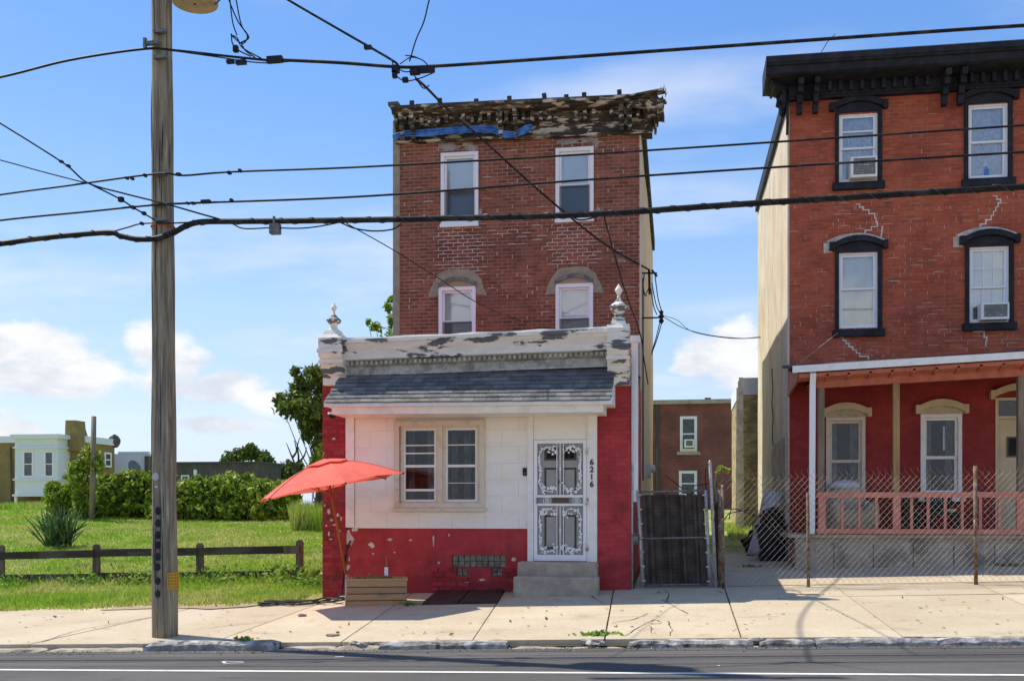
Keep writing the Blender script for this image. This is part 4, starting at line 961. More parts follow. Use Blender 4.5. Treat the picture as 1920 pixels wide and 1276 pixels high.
w_ = MB(); open_wall(w_, RX0, RX1, zpb, ztr, YR, rops, .16)
rw = w_.build('brick_wall', m_rmortar, rh)
w_ = MB(); open_wall(w_, RX0, RX1, -.5, zpb, YR, rops, .16); lw = w_.build('porch_wall', m_porchred, rh)
bo = [(a - .004, b + .004, c - .004, d + .004) for a, b, c, d in rops]
brickwork(RX0, RX1, zpb, ztr, YR, bo, rw, m_rbrick, singles=300, region=(PX(1650, YR), PX(1815, YR), Zr(1700, 660), Zr(1700, 400)), proud=.005, jit=.0015, j=.013)
brickwork(RX0, RX1, Zr(1600, 1010), zpb, YR, bo, lw, m_porchred, proud=.004, jit=.001, j=.008)
def rz_(a, b, c, d, ph, pb): return (PX(a, YR), PX(b, YR), Zr((a + b) / 2, d), Zr((a + b) / 2, c), ph, pb)
joints(RX0, RX1, zpb, ztr, YR, bo, [rz_(1482, 1660, 340, 480, .22, .07), rz_(1650, 1830, 380, 690, .30, .11), rz_(1482, 1575, 480, 690, .20, .04), rz_(1560, 1680, 380, 440, .55, .40), rz_(1700, 1820, 560, 660, .3, .34), rz_(1820, 2230, 350, 480, .32, .14), rz_(1880, 2230, 480, 690, .3, .16), rz_(1482, 2230, 190, 340, .05, .02), rz_(1560, 1680, 625, 690, .4, .3), rz_(1800, 1920, 615, 660, .55, .55)], rw, M('worn_repointing', (.56, .44, .35), (.40, .28, .21), (5, .4, .65, 7), vary=.25), j=.013, proud=.0065, W=.010)
for line in ([(1605, 383), (1618, 394), (1640, 408), (1645, 425), (1622, 438), (1600, 452)], [(1655, 425), (1652, 447)], [(1862, 368), (1876, 380), (1858, 412), (1838, 428), (1822, 440)], [(1575, 632), (1592, 650), (1612, 668), (1628, 675)], [(1825, 622), (1845, 632), (1850, 640), (1848, 650)]):
    cm = MB(); crackline([(P(x, y, YR).x, P(x, y, YR).z) for x, y in line], YR, cm, .024)
    cm.build('crack_repair', M('white_caulk', (.66, .62, .54), vary=.12), rw)
# flank, roof, back
mb = MB()
vs = []; fs = []; n = 12
for k in range(n + 1):
    z = -.5 + (ztr + .5) * k / n
    for i in range(7): y = YR - .008 + RD * i / 6; vs.append((RX0 - .035 + .02 * noise.noise(Vector((y * .5, z * .6, 9))) * (i > 0), y, z))
for k in range(n):
    for i in range(6): fs.append((k * 7 + i, (k + 1) * 7 + i, (k + 1) * 7 + i + 1, k * 7 + i + 1))
m0 = len(vs)
for k in range(n + 1): vs.append((RX0 + .002, YR - .008, -.5 + (ztr + .5) * k / n))
for k in range(n): fs.append((k * 7, m0 + k, m0 + k + 1, (k + 1) * 7))
MB().add(vs, fs).build('flank_wall', m_stucco, rh)
MB().add([(RX0 - .03, YR, ztr + .45), (RX1, YR, ztr + .45), (RX1, YR + RD, ztr - .1), (RX0 - .03, YR + RD, ztr - .1), (RX1, YR, -.5), (RX1, YR + RD, -.5), (RX0, YR + RD, -.5)], [(0, 1, 2, 3), (1, 4, 5, 2), (3, 2, 5, 6)]).build('roof', m_roof, rh)
# a thin lower render course and a crack cable on the flank
MB().box(RX0 - .085, RX0 - .02, YR - .011, YR + 3.2, -.5, Zr(1480, 818)).build('render_skirt', m_conc, rh)
cb = catmull([P(1452, 690, YR + 3.2), P(1450, 760, YR + 3.2), P(1455, 800, YR + 3.1), P(1449, 850, YR + 3.2), P(1447, 870, YR + 3.2)], 6)
for q in cb: q.x = RX0 - .07 + .01 * math.sin(q.z * 9)
MB().tube(cb, .012, 5).build('loose_cable', m_wire, rh)
v0, v1_ = Vector((RX0 - .06, YR - .1, Zr(1478, 195) + .1)), Vector((RX0 - .06, YR + RD, ztr + .0))
MB().bar(v0, v1_, .10, .34).build('verge_board', m_black, rh)
# black bracketed cornice
pl, pr_ = P(1437, 104, YR - .75), P(1920, 73, YR - .75); dx = (pr_.z - pl.z) / (pr_.x - pl.x) * .6
cA = Vector((pl.x, YR, pl.z)); cB = Vector((RX1 + .3, YR, pl.z + dx * (RX1 + .3 - pl.x)))
hb = cA.z - Zr(1480, 192)
rc = MB().sweep([(.3, 0), (-.72, 0), (-.76, -.03), (-.76, -.14), (-.73, -.16), (-.73, -.19), (-.68, -.20), (-.66, -.33), (-.60, -.36), (-.20, -.40), (-.0, -.40), (.3, -.40)], cA, cB).build('cornice', m_black, rh)
cF = cA + Vector((RX0 - cA.x - .03, 0, 0)); 
fr_ = MB().sweep([(.02, -.40), (-.18, -.402), (-.18, -.62), (-.12, -.64), (-.12, -hb + .06), (-.15, -hb + .05), (-.15, -hb), (.02, -hb)], cF, cB); fr_.build('frieze', m_black, rc)
zt_ = lambda x: cA.z + (cB.z - cA.z) * (x - cA.x) / (cB.x - cA.x)
for px in (1500, 1530, 1773, 1803, 2046, 2076):
    x = PX(px, YR - .3); z = zt_(x); mb = MB(); w = .05
    for (y0, za, zb) in ((-.58, -.52, -.395), (-.46, -.64, -.521), (-.34, -.80, -.641), (-.26, -.98, -.801)): mb.box(x - w, x + w, YR + y0, YR - .115, z + za, z + zb)
    mb.build('bracket', m_black, rc)
x = RX0 + .55
while x < RX1:
    if not any(abs(x - PX(px, YR - .3)) < .13 for px in (1500, 1530, 1773, 1803, 2046, 2076)): MB().box(x - .035, x + .035, YR - .30, YR - .182, zt_(x) - .585, zt_(x) - .405).build('dentil', m_black, rc)
    x += .205
mb = MB()
for k in range(9):
    u = k / 9; x = cA.x + .12 + u * .38; mb.box(x - .025, x + .025, YR - .5 + .4 * u, YR + .2, cA.z - .42 - .18 * u - random.uniform(0, .06), cA.z - .39)
mb.blob((RX0 - .12, YR + .05, cA.z - .62), (.14, .25, .25), 9, 7, .5, 4); mb.bar((RX0 - .04, YR - .1, cA.z - .5), (RX0 - .05, YR - .08, cA.z - 1.35), .05, .04)
mb.build('cornice_return', m_black, rc)
MB().tube([P(1540, 98, YR - .5), P(1552, 78, YR - .5), P(1566, 64, YR - .5)], .008, 5).build('antenna_wire', m_wire, rc)
# upper windows with black surrounds
def rwin(k, back, grid=None, split=.5, gap=0, caulk=False, extra=None):
    a, b, c, d = RW[k]; fr = window(rh, a, b, c, d, YR, m_vinyl, back, split, casing=.035, out=.0, grid=grid, low_gap=gap, sash=.04, extra=extra, glass=m_glass2)
    MB().box(a - .075, a - .006, YR - .06, YR + .02, c - .02, d + .02).box(b + .006, b + .085, YR - .06, YR + .02, c - .02, d + .02).build('side_trim', m_black, fr)
    MB().box(a - .13, b + .13, YR - .11, YR + .02, c - .165, c - .022).build('sill', m_black, fr)
    hood(fr, a - .10, b + .10, d + .09, .13, .115, .09, YR - .12, YR + .01, m_black)
    lm = MB(); lunette(lm, a - .075, b + .085, d + .07, .15, YR - .055, YR + .02, .049); lm.build('head_board', m_black, fr)
    if caulk:
        A = arc(a - .26, b + .16, d + .25, .15); B = arc(a - .10, b + .10, d + .20, .13)
        MB().strip(A, B, YR - .014, YR).box(a - .30, a - .13, YR - .016, YR, d + .02, d + .22).build('caulk', m_flake, fr)
    return fr
rwin('ul', 'lace', extra=((0, Zr(1609, 246), .03),)); rwin('ur', 'lace'); rwin('ml', 'film', split=.53, caulk=True); rwin('mr', 'blind', (3, True), caulk=True, split=.47, gap=.3); rwin('xr', 'blind'); rwin('xu', 'lace')
# wavy pattern on the lace
lp = MB()
for k in ('ul', 'ur'):
    a, b, c, d = RW[k]
    for i in range(6):
        x = a + .12 + (b - a - .24) * i / 5; s = -1 if i % 2 else 1
        lp.tube([(x + s * .022 * math.sin(z_ * 22), YR + .108, z_) for z_ in np.arange(c + .1, d - .1, .035)], .006, 4)
lp.build('lace_pattern', m_white, rh)
def ac(x0, x1, z0, z1, Y, label):
    t = thing('air_conditioner', ((x0 + x1) / 2, Y, z0), label, 'air conditioner', 'window air conditioners')
    MB().box(x0, x1, Y - .22, Y + .05, z0, z1).build('case', m_white, t)
    MB().box(x0 + .05, x1 - .035, Y - .226, Y - .221, z0 + .05, z1 - .035).build('grille', M('ac_grille', (.22, .22, .20), (.5, .5, .46), (22, .58, .62, 4), vary=.2), t)
    g = MB()
    for i in range(7): z = z0 + .06 + (z1 - z0 - .11) * i / 6; g.box(x0 + .055, x1 - .04, Y - .232, Y - .227, z, z + .007)
    g.build('fin', m_hard, t)
ac(PX(1592, YR), PX(1641, YR), RW['ul'][2] + .03, Zr(1615, 300), YR, 'white window air conditioner in the top-floor window under the black cornice')
ac(PX(1834, YR), PX(1886, YR), RW['mr'][2] + .02, Zr(1860, 571), YR, 'white air conditioner in the second-floor window with small panes')
p = P(1852, 332, YR); sb_ = thing('spray_bottle', (p.x, YR + .1, RW['ur'][2] + .07), 'small blue spray bottle standing inside the lace-curtained top window', 'bottle')
MB().lathe([(.04, 0), (.045, .02), (.045, .12), (.018, .16), (.018, .19)], (p.x, YR + .095, RW['ur'][2] + .075), 10).build('body', m_tarp, sb_)
MB().box(p.x - .07, p.x + .03, YR + .085, YR + .105, RW['ur'][2] + .265, RW['ur'][2] + .30).build('trigger', m_white, sb_)
# porch windows and door
for k, back in (('bl', 'dark'), ('br', 'dark')):
    a, b, c, d = RW[k]; fr = window(rh, a, b, c, d, YR, m_trim if k == 'bl' else m_white, back, .47, casing=.07, out=.03, sash=.05)
    hood(fr, a - .04, b + .04, d + .04, .12, .13, .07, YR - .12, YR + .01, m_cream)
    lm = MB(); lunette(lm, a - .03, b + .03, d + .04, .12, YR - .05, YR + .02, .037); lm.build('head_board', M('flaking_cream', (.56, .46, .3), (.42, .36, .26), (7, .45, .6, 7), vary=.15), fr)
    MB().box(a - .05, b + .05, YR - .12, YR + .02, c - .10, c - .005).build('sill', m_white, fr)
    if k == 'br': MB().box(a + .48, b - .14, YR + .24, YR + .25, d - .70, d - .22).build('pale_card', m_blind, fr)
    g = MB(); n_ = 10
    for (u0, u1) in ((a + .09, a + .24), (b - .26, b - .1)):
        pts = [(u0 + (u1 - u0) * i / n_, YR + .2 + .015 * math.sin(i * 2.1)) for i in range(n_ + 1)]
        for p, q in zip(pts[:-1], pts[1:]): g.add([(p[0], p[1], c + .1), (q[0], q[1], c + .1), (q[0], q[1], d - .1), (p[0], p[1], d - .1)], [(0, 1, 2, 3)])
    g.build('curtain', M('dim_curtain', (.20, .19, .17), (.12, .115, .11), (5, .4, .6, 5), vary=.25), fr)
a, b, c, d = RW['door']; zt1 = Zr(1900, 785)
dr = MB().box(a + .05, b - .05, YR + .06, YR + .11, c, zt1).build('porch_door', m_cream, rh)
MB().ring(a, b, c - .01, d, .055, YR - .02, YR + .1).box(a + .055, b - .055, YR + .0, YR + .1, zt1 + .002, zt1 + .06).build('door_frame', m_cream, dr)
MB().box(a + .06, b - .06, YR + .05, YR + .056, zt1 + .062, d - .057).build('transom_pane', m_glass, dr)
MB().box(a + .06, b - .06, YR + .20, YR + .21, zt1 - .1, d).build('transom_interior', m_interior, dr)
MB().ring(PX(1889, YR), PX(1925, YR), Zr(1900, 856), Zr(1900, 818), .03, YR + .04, YR + .059).build('light_frame', m_doortrim, dr)
MB().box(PX(1889, YR) + .031, PX(1925, YR) - .031, YR + .045, YR + .058, Zr(1900, 856) + .031, Zr(1900, 818) - .031).build('light_pane', m_interior, dr)
hood(dr, a - .04, b + .04, d + .0, .14, .13, .07, YR - .12, YR + .01, m_cream)
# porch
YPO = 20.05
prch = MB(); zpf = Zr(1700, 1008, YPO); zgp = gz(4, YPO)
PXa = PX(1487, YPO - .25); PXb = PX(2180, YPO)
base = MB().box(PX(1490, YPO), PXb, YPO, YR - .012, -.3, zpf).build('porch_base', m_found, rh)
MB().box(PX(1480, YPO) - .03, PXb + .05, YPO - .07, YR - .014, zpf + .002, zpf + .06).build('porch_deck', m_conc, base)
# roof plane and fascia following the street's fall
rA, rB = P(1486, 690, YPO - .35), P(1920, 663, YPO - .35); k_ = (rB.z - rA.z) / (rB.x - rA.x); rB = Vector((PXb + .1, rA.y, rA.z + k_ * (PXb + .1 - rA.x)))
V3 = lambda x, y, z: Vector((x, y, z))
MB().hexa([rA, rB, V3(rA.x, YR - .02, rA.z + .25), V3(rB.x, YR - .02, rB.z + .25), rA + V3(0, 0, .03), rB + V3(0, 0, .03), V3(rA.x, YR - .02, rA.z + .32), V3(rB.x, YR - .02, rB.z + .32)]).build('porch_roof', m_roof, rh)
pr2 = MB().hexa([rA + V3(0, -.02, -.085), rB + V3(0, -.02, -.085), rA + V3(0, .03, -.085), rB + V3(0, .03, -.085), rA + V3(0, -.02, .04), rB + V3(0, -.02, .04), rA + V3(0, .03, .04), rB + V3(0, .03, .04)]).build('gutter', m_white, rh)
s0 = V3(rA.x + .12, rA.y + .05, rA.z - .10); s1 = V3(rB.x, rB.y + .05, rB.z - .10)
MB().hexa([s0 + V3(0, 0, -.07), s1 + V3(0, 0, -.07), s0 + V3(0, .25, -.12), s1 + V3(0, .25, -.12), s0, s1, s0 + V3(0, .25, 0), s1 + V3(0, .25, 0)]).build('fascia_board', m_salmon, rh)
b0 = V3(PX(1530, YPO), YPO, rA.z - .10 + k_ * .5); b1 = V3(PXb, YPO, b0.z + k_ * (PXb - b0.x))
bm = MB().hexa([b0 + V3(0, -.06, -.26), b1 + V3(0, -.06, -.26), b0 + V3(0, .06, -.26), b1 + V3(0, .06, -.26), b0 + V3(0, -.06, -.05), b1 + V3(0, -.06, -.05), b0 + V3(0, .06, -.05), b1 + V3(0, .06, -.05)]).build('beam', m_salmon, rh)
for i in range(20):
    x = PX(1545, YPO) + .38 * i
    if x > PXb: break
    z = b0.z + k_ * (x - b0.x); MB().hexa([V3(x, YPO - .30, z - .10), V3(x + .045, YPO - .30, z - .10), V3(x, YPO - .061, z - .16), V3(x + .045, YPO - .061, z - .16), V3(x, YPO - .30, z - .04), V3(x + .045, YPO - .30, z - .04), V3(x, YPO - .061, z - .03), V3(x + .045, YPO - .061, z - .03)]).build('rafter_tail', m_salmon, rh)
pe0 = V3(rA.x + .1, YPO, rA.z)
MB().add([pe0 + V3(0, -.3, -.1), pe0 + V3(0, YR - YPO - .03, .2), pe0 + V3(0, YR - YPO - .03, -.32), pe0 + V3(0, -.05, -.22), pe0 + V3(.04, -.3, -.1), pe0 + V3(.04, YR - YPO - .03, .2), pe0 + V3(.04, YR - YPO - .03, -.32), pe0 + V3(.04, -.05, -.22)], [(0, 3, 2, 1), (4, 5, 6, 7), (0, 1, 5, 4), (1, 2, 6, 5), (2, 3, 7, 6), (3, 0, 4, 7)]).build('end_board', m_salmon, rh)
for i in range(16):   # soffit boards
    y0 = YPO + .08 + i * (YR - YPO - .1) / 16; MB().hexa([V3(b0.x, y0, b0.z - .06), V3(PXb, y0, b1.z - .06), V3(b0.x, y0 + .092, b0.z - .06), V3(PXb, y0 + .092, b1.z - .06), V3(b0.x, y0, b0.z - .04), V3(PXb, y0, b1.z - .04), V3(b0.x, y0 + .092, b0.z - .04), V3(PXb, y0 + .092, b1.z - .04)]).build('soffit_board', m_salmon, rh)
for px, m_, w in ((1539, m_post2, .12), (1680, m_post, .11), (1914, m_post2, .12), (2150, m_post2, .12)):
    x = PX(px, YPO); MB().box(x - w / 2, x + w / 2, YPO - w / 2, YPO + w / 2, zpf + .06, b0.z + k_ * (x - b0.x) - .26).build('post', m_, rh)
q = [P(1524, 706, YPO - .28), P(1523.5, 720, YPO - .22), P(1522, 1000, YPO - .16)]
mb = MB(); mb.bar(q[1], q[2], .105, .08); mb.bar(q[0] + V3(0, -.05, .06), q[1], .105, .08); mb.build('downspout', m_vinyl, rh)
ra = MB(); zr1, zr0 = Zr(1700, 922, YPO - .08), Zr(1700, 991, YPO - .08); x0, x1 = PX(1531, YPO - .08), PXb
rl = MB().box(x0, x1, YPO - .115, YPO - .03, zr1 - .10, zr1).build('railing', m_salmon2, rh)
MB().box(x0, x1, YPO - .11, YPO - .035, zr0 - .09, zr0 + .0).build('bottom_rail', m_salmon2, rl)
for px in (1579, 1611, 1643, 1709, 1740, 1772, 1804, 1838, 1874, 1945, 1976, 2007, 2040, 2072, 2104):
    x = PX(px, YPO - .08); MB().box(x - .024, x + .024, YPO - .10, YPO - .05, zr0 + .002, zr1 - .102).build('baluster', m_salmon2, rl)
for px in (1541, 1681, 1913): x = PX(px, YPO - .08); MB().box(x - .065, x + .065, YPO - .112, YPO - .032, zr0 + .002, zr1 - .102).build('newel', m_salmon2, rl)
# stone front of the base is uneven
for i in range(9):
    xa = PX(1490, YPO) + (PXb - PX(1490, YPO)) * i / 9; xb = PX(1490, YPO) + (PXb - PX(1490, YPO)) * (i + 1) / 9
    MB().box(xa + .01, xb - .012, YPO - .03 - random.uniform(0, .012), YPO + .01, -.2, zpf - .07 - random.uniform(0, .02)).build('base_stone', m_found, base)
MB().blob((PX(1893, YPO), YPO - .12, gz(6, YPO) + .08), (.22, .12, .12), 10, 7, .3, 5).build('stone_lump', m_found, base)
# porch furniture
yc = YPO + .75
ch = thing('covered_armchair', (PX(1590, yc), yc, zpf + .06), 'armchair under a beige dust cover on the porch behind the coral railing', 'armchair')
mb = MB(); z0 = zpf + .06; s = 92.
x0 = PX(1549, yc); mb.blob((x0 + .36, yc + .25, z0 + .45), (.37, .24, .50), 14, 9, .10, 2, .6); mb.build('back', m_linen, ch, True)
mb = MB(); mb.blob((x0 + .50, yc - .06, z0 + .24), (.46, .38, .26), 14, 9, .10, 5, .6); mb.build('seat', m_linen, ch, True)
mb = MB(); mb.blob((x0 + .82, yc - .10, z0 + .33), (.12, .34, .28), 12, 9, .12, 7, .6); mb.build('arm', m_linen, ch, True); mb = MB().blob((x0 + .13, yc - .10, z0 + .36), (.13, .34, .33), 12, 9, .12, 9, .6); mb.build('arm', m_linen, ch, True)
mb = MB(); mb.blob((x0 + .36, yc + .20, z0 + .92), (.32, .2, .10), 12, 7, .2, 4, .8); o = mb.build('cushion', M('pale_lilac_cloth', (.58, .56, .60), vary=.1), ch, True)
for i, (pa, pb, lab) in enumerate(((1690, 1722, 'dark green plastic chair against the porch wall, nearer the raw lumber post'), (1738, 1792, 'dark green plastic chair under the porch window, nearer the cream door'))):
    a, b = PX(pa, yc), PX(pb, yc); t = thing('plastic_chair', ((a + b) / 2, yc, z0), lab, 'chair', 'plastic porch chairs'); w = b - a
    MB().box(a, b, yc - .25, yc + .2, z0 + .36, z0 + .41).build('seat', m_green, t)
    g = MB()
    for q in range(5): g.box(a + w * q / 5 + .01, a + w * (q + 1) / 5 - .01, yc + .2, yc + .235, z0 + .41, z0 + .80)
    g.build('backrest', m_green, t)
    for (u, v) in ((a + .025, yc - .22), (b - .025, yc - .22), (a + .025, yc + .17), (b - .025, yc + .17)): MB().box(u - .025, u + .025, v - .025, v + .025, z0, z0 + .359).build('leg', m_green, t)
    for u in (a - .02, b + .02): MB().box(u - .02, u + .02, yc - .24, yc + .2, z0 + .55, z0 + .59).build('armrest', m_green, t)
bw = P(1786, 966, yc - .3); t = thing('dish', (bw.x, bw.y, z0 + .41), 'pale dish resting on the green plastic chair by the porch window', 'dish')
MB().lathe([(.05, 0), (.11, .05), (.12, .06), (.10, .06), (.04, .02)], (bw.x, bw.y + .1, z0 + .412), 14).build('bowl', m_white, t)
# ------------------------------------------------------------------ alley: bin, leaning mattress, bags
ab = G(1447, 1051); Yb = ab.y
bn = thing('rubbish_bin', (ab.x, Yb, ab.z), 'dark navy rubbish bin overflowing in the alley beside the porch house', 'bin')
mb = MB(); w0, w1, hB = .225, .285, .68; z0 = ab.z
mb.hexa([V3(ab.x - w0, Yb, z0), V3(ab.x + w0, Yb, z0), V3(ab.x - w0, Yb + .45, z0), V3(ab.x + w0, Yb + .45, z0), V3(ab.x - w1, Yb - .03, z0 + hB), V3(ab.x + w1, Yb - .03, z0 + hB), V3(ab.x - w1, Yb + .5, z0 + hB), V3(ab.x + w1, Yb + .5, z0 + hB)]); mb.build('body', m_plast, bn)
MB().box(ab.x - w1 - .03, ab.x + w1 + .03, Yb - .07, Yb + .54, z0 + hB + .001, z0 + hB + .05).build('rim', m_plast, bn)
g = MB()
for i in range(5): x = ab.x - .18 + .09 * i; g.hexa([V3(x - .012, Yb - .012, z0 + .05), V3(x + .012, Yb - .012, z0 + .05), V3(x - .012, Yb + .02, z0 + .05), V3(x + .012, Yb + .02, z0 + .05), V3(x * 1.0 - .012, Yb - .038, z0 + hB - .06), V3(x + .012, Yb - .038, z0 + hB - .06), V3(x - .012, Yb + .0, z0 + hB - .06), V3(x + .012, Yb + .0, z0 + hB - .06)])
g.build('rib', m_plast, bn)
for dx in (-.2, .2): MB().lathe([(.07, -.02), (.07, .02)], (ab.x + dx, Yb + .44, z0 + .07), 12, Matrix.Rotation(math.pi / 2, 3, 'Y')).build('wheel', m_black, bn)
bgp = MB().blob((ab.x + .02, Yb + .25, z0 + hB + .18), (.25, .22, .2), 12, 9, .3, 12)
tag(bgp.build('rubbish_bag', m_bag, None, True), 'black rubbish bag heaped in the top of the navy bin', 'bag', 'black rubbish bags')
p = P(1412, 945, Yb + 1.4)
tag(MB().blob((p.x, p.y, gz(p.x, p.y) + .22), (.22, .22, .26), 14, 10, .3, 15).build('rubbish_bag', m_bag, None, True), 'black rubbish bag on the ground behind the leaning grey sheet', 'bag', 'black rubbish bags')
sh = MB(); sA = [P(1402, 1038, Yb + .15), P(1420, 1040, Yb - .0), P(1470, 925, Yb + .55), P(1434, 922, Yb + .75)]; n = 9; vs = []
for i in range(n):
    for j in range(n):
        u, v = i / (n - 1), j / (n - 1); q = sA[0].lerp(sA[1], u).lerp(sA[3].lerp(sA[2], u), v)
        q = q + V3(random.uniform(-.02, .02), .06 * math.sin(u * 5 + v * 3) + random.uniform(-.02, .02), .03 * math.sin(v * 7)); vs.append(q)
o = sh.add(vs, [(i * n + j, i * n + j + 1, (i + 1) * n + j + 1, (i + 1) * n + j) for i in range(n - 1) for j in range(n - 1)]).build('draped_sheet', m_sheet, None, True)
sol = o.modifiers.new('thick', 'SOLIDIFY'); sol.thickness = .05; sol.offset = 0
tag(o, 'grey sheet draped over the junk leaning behind the navy bin', 'sheet')
# ------------------------------------------------------------------ gate and wire fence
YG = 17.46
gt = thing('slatted_gate', (PX(1265, YG), YG, .25), 'chain-link gate with dark brown privacy slats between the two houses', 'gate')
gtop, gbot = P(1260, 922, YG).z, P(1260, 1097, YG).z
def sk(px, z):   # the gate sags out of square
    return V3(PX(px, YG) + .075 * (gtop - z) / (gtop - gbot), YG, z)
for pa, nm in ((1196, 0), (1323, 1)): MB().tube([sk(pa, gbot - .02), sk(pa, gtop + .03)], .026, 8).build('stile', m_pipe, gt, True)
for z, m_ in ((gtop, m_pipe), ((gtop + gbot) / 2, m_hard), (gbot, m_hard)): MB().tube([sk(1196, z), sk(1323, z + .03)], .018, 7).build('rail', m_hard, gt, True)
ns = 30; u0 = None
for i in range(ns):
    px = 1201 + (1319 - 1201) * (i + .5) / ns; j = random.uniform(0, .03)
    mb = MB(); a, b = sk(px, gbot + .01), sk(px, gtop - .02 - j); w = .0178
    d_ = V3(w, 0, 0); t_ = V3(0, .006, 0); e_ = V3(0, random.uniform(-.004, .004), 0)
    mb.hexa([a - d_ + e_, a + d_ - e_, a - d_ + t_ + e_, a + d_ + t_ - e_, b - d_ + e_, b + d_ - e_, b - d_ + t_ + e_, b + d_ + t_ - e_]); mb.build('slat', m_slat, gt)
mb = MB()
for z in np.arange(gbot, gtop, .062):
    pts = [sk(1200 + 120 * k / 60, z + (.022 if k % 2 else -.022)) + V3(0, -.006 if k % 2 else -.006, .0) for k in range(61)]; mb.tube(pts, .0022, 3, False)
kind(mb.build('gate_mesh', m_hard, gt), 'stuff')
for z in np.linspace(gbot + .08, gtop - .05, 7):
    for pa in (1199, 1320): c = sk(pa, z); MB().box(c.x - .03, c.x + .03, YG - .035, YG + .03, z - .012, z + .012).build('tension_band', m_pipe, gt)
for pa, pb, y0, y1, lab in ((1184.5, 1184.5, 868, 1101, 'grey steel pipe standing against the red brick pier'), (1331, 1343, 862, 1101, 'leaning galvanised gate post with pointed top beside slatted gate')):
    A, B = P(pa, y0, YG - .05), P(pb, y1, YG - .05); B.z = gz(B.x, B.y) - .1
    t = MB().tube([B, A - (A - B).normalized() * .03, A], [.026, .026, .006], 8).build('gate_post', m_pipe, None, True); tag(t, lab, 'post')
mb = MB(); c = P(1190, 1010, YG - .05); 
for k in range(5): mb.tube([c + V3(random.uniform(-.05, .08), random.uniform(-.04, .02), random.uniform(-.12, .12)) for _ in range(4)], .010, 5)
mb.box(c.x - .04, c.x + .05, c.y - .03, c.y + .02, c.z - .05, c.z + .05); tag(mb.build('gate_latch', m_hard), 'rusty latch and chain tangle at the left edge of the slatted gate', 'latch')
YW = 17.26
fe = thing('wire_fence', (PX(1600, YW), YW, .3), 'low rusty chain-link fence in front of the porch house', 'fence')
fx0, fx1 = PX(1347, YW), PX(2230, YW)
def ftop(x): return P(1560, 893, YW).z + .012 * (x - 1.2) + .05 * sm((x - 2.2) / 2)
def fbot(x): return gz(x, YW) + .03
mb = MB(); dmd = .098
for fam in (1, -1):
    x = fx0 - 2.5
    while x < fx1 + 2.5:
        zb = fbot(x); hh_ = ftop(x) - zb; 
        a = V3(x, YW + .003 * fam, zb); L_ = hh_ / 1.12; b = V3(x + fam * L_, YW + .003 * fam, zb + hh_)
        if not (b.x < fx0 or a.x > fx1 or a.x < fx0 and fam < 0 or b.x > fx1 and fam > 0 and a.x > fx1):
            def clipx(p, q, lim):
                t = (lim - p.x) / (q.x - p.x); return p.lerp(q, t)
            if a.x < fx0: a = clipx(a, b, fx0)
            if b.x < fx0: b = clipx(a, b, fx0)
            if b.x > fx1: b = clipx(a, b, fx1)
            if a.x > fx1: a = clipx(a, b, fx1)
            if (b - a).length > .05:
                n = 6; pts = [a.lerp(b, k / n) + V3(0, .008 * math.sin(a.x * 3 + k), 0) for k in range(n + 1)]
                if b.z > ftop(b.x) - .05: pts.append(pts[-1] + V3(fam * .004 + random.uniform(-.012, .012), random.uniform(-.01, .01), random.uniform(.03, .06)))
                mb.tube(pts, .0021, 3, False)
        x += dmd
kind(mb.build('wire_mesh', m_link, fe), 'stuff')
for px, y0 in ((1356, 908), (1516, 923), (1830, 873), (2150, 870)):
    x = PX(px, YW + .03); z0, z1 = gz(x, YW) - .1, P(px, y0, YW + .03).z
    MB().tube([(x, YW + .03, z0), (x - .012, YW + .03, z1)], .031 if px > 1516 else .026, 8).build('post', m_rust, fe, True)
mb = MB(); mb.tube([(fx0, YW + .006, fbot(fx0) + .01), (PX(1516, YW), YW + .006, fbot(1.9) + .012), (fx1, YW + .006, fbot(fx1) + .01)], .005, 4); mb.build('bottom_wire', m_rust, fe)
# return of slatted mesh along the alley
rt = thing('side_fence', (.62, 17.5, .3), 'dark slatted fence panel running back along the alley from gate post', 'fence')
for i in range(22):
    y = 17.55 + i * .085; z = gz(.6, y); MB().box(.585, .591, y, y + .062, z + .03, z + 1.45 - .008 * i).build('slat', m_slat, rt)
for y in (17.5, 19.45): MB().tube([(.6, y, gz(.6, y) - .1), (.6, y, gz(.6, y) + 1.6)], .028, 8).build('post', m_rust, rt, True)
# ------------------------------------------------------------------ wooden rail fence of the vacant lot
YL = 19.75
wf_ = thing('rail_fence', (PX(280, YL), YL, .1), 'low two-rail dark wooden fence along the grassy lot', 'fence')
posts = [(-420, 1020), (-195, 1020), (2, 1021), (181, 1019), (375, 1017), (562, 1011)]; pp = []
for px, y0 in posts:
    x = PX(px, YL); z1 = P(px, y0, YL).z; w = .065; z0 = gz(x, YL) - .15; pp.append(x)
    mb = MB(); mb.box(x - w, x + w, YL - .045, YL + .045, z0, z1 - .05)
    mb.hexa([V3(x - w, YL - .045, z1 - .05), V3(x + w, YL - .045, z1 - .05), V3(x - w, YL + .045, z1 - .05), V3(x + w, YL + .045, z1 - .05), V3(x - w * .3, YL - .045, z1), V3(x + w * .45, YL - .045, z1), V3(x - w * .3, YL + .045, z1), V3(x + w * .45, YL + .045, z1)])
    mb.build('post', m_fencep, wf_)
def railz(x, top): 
    u = (x - PX(0, YL)) / (PX(560, YL) - PX(0, YL)); return (P(0, 1040.5, YL).z * (1 - u) + P(560, 1029.5, YL).z * u) if top else (P(0, 1083, YL).z * (1 - u) + P(560, 1075, YL).z * u)
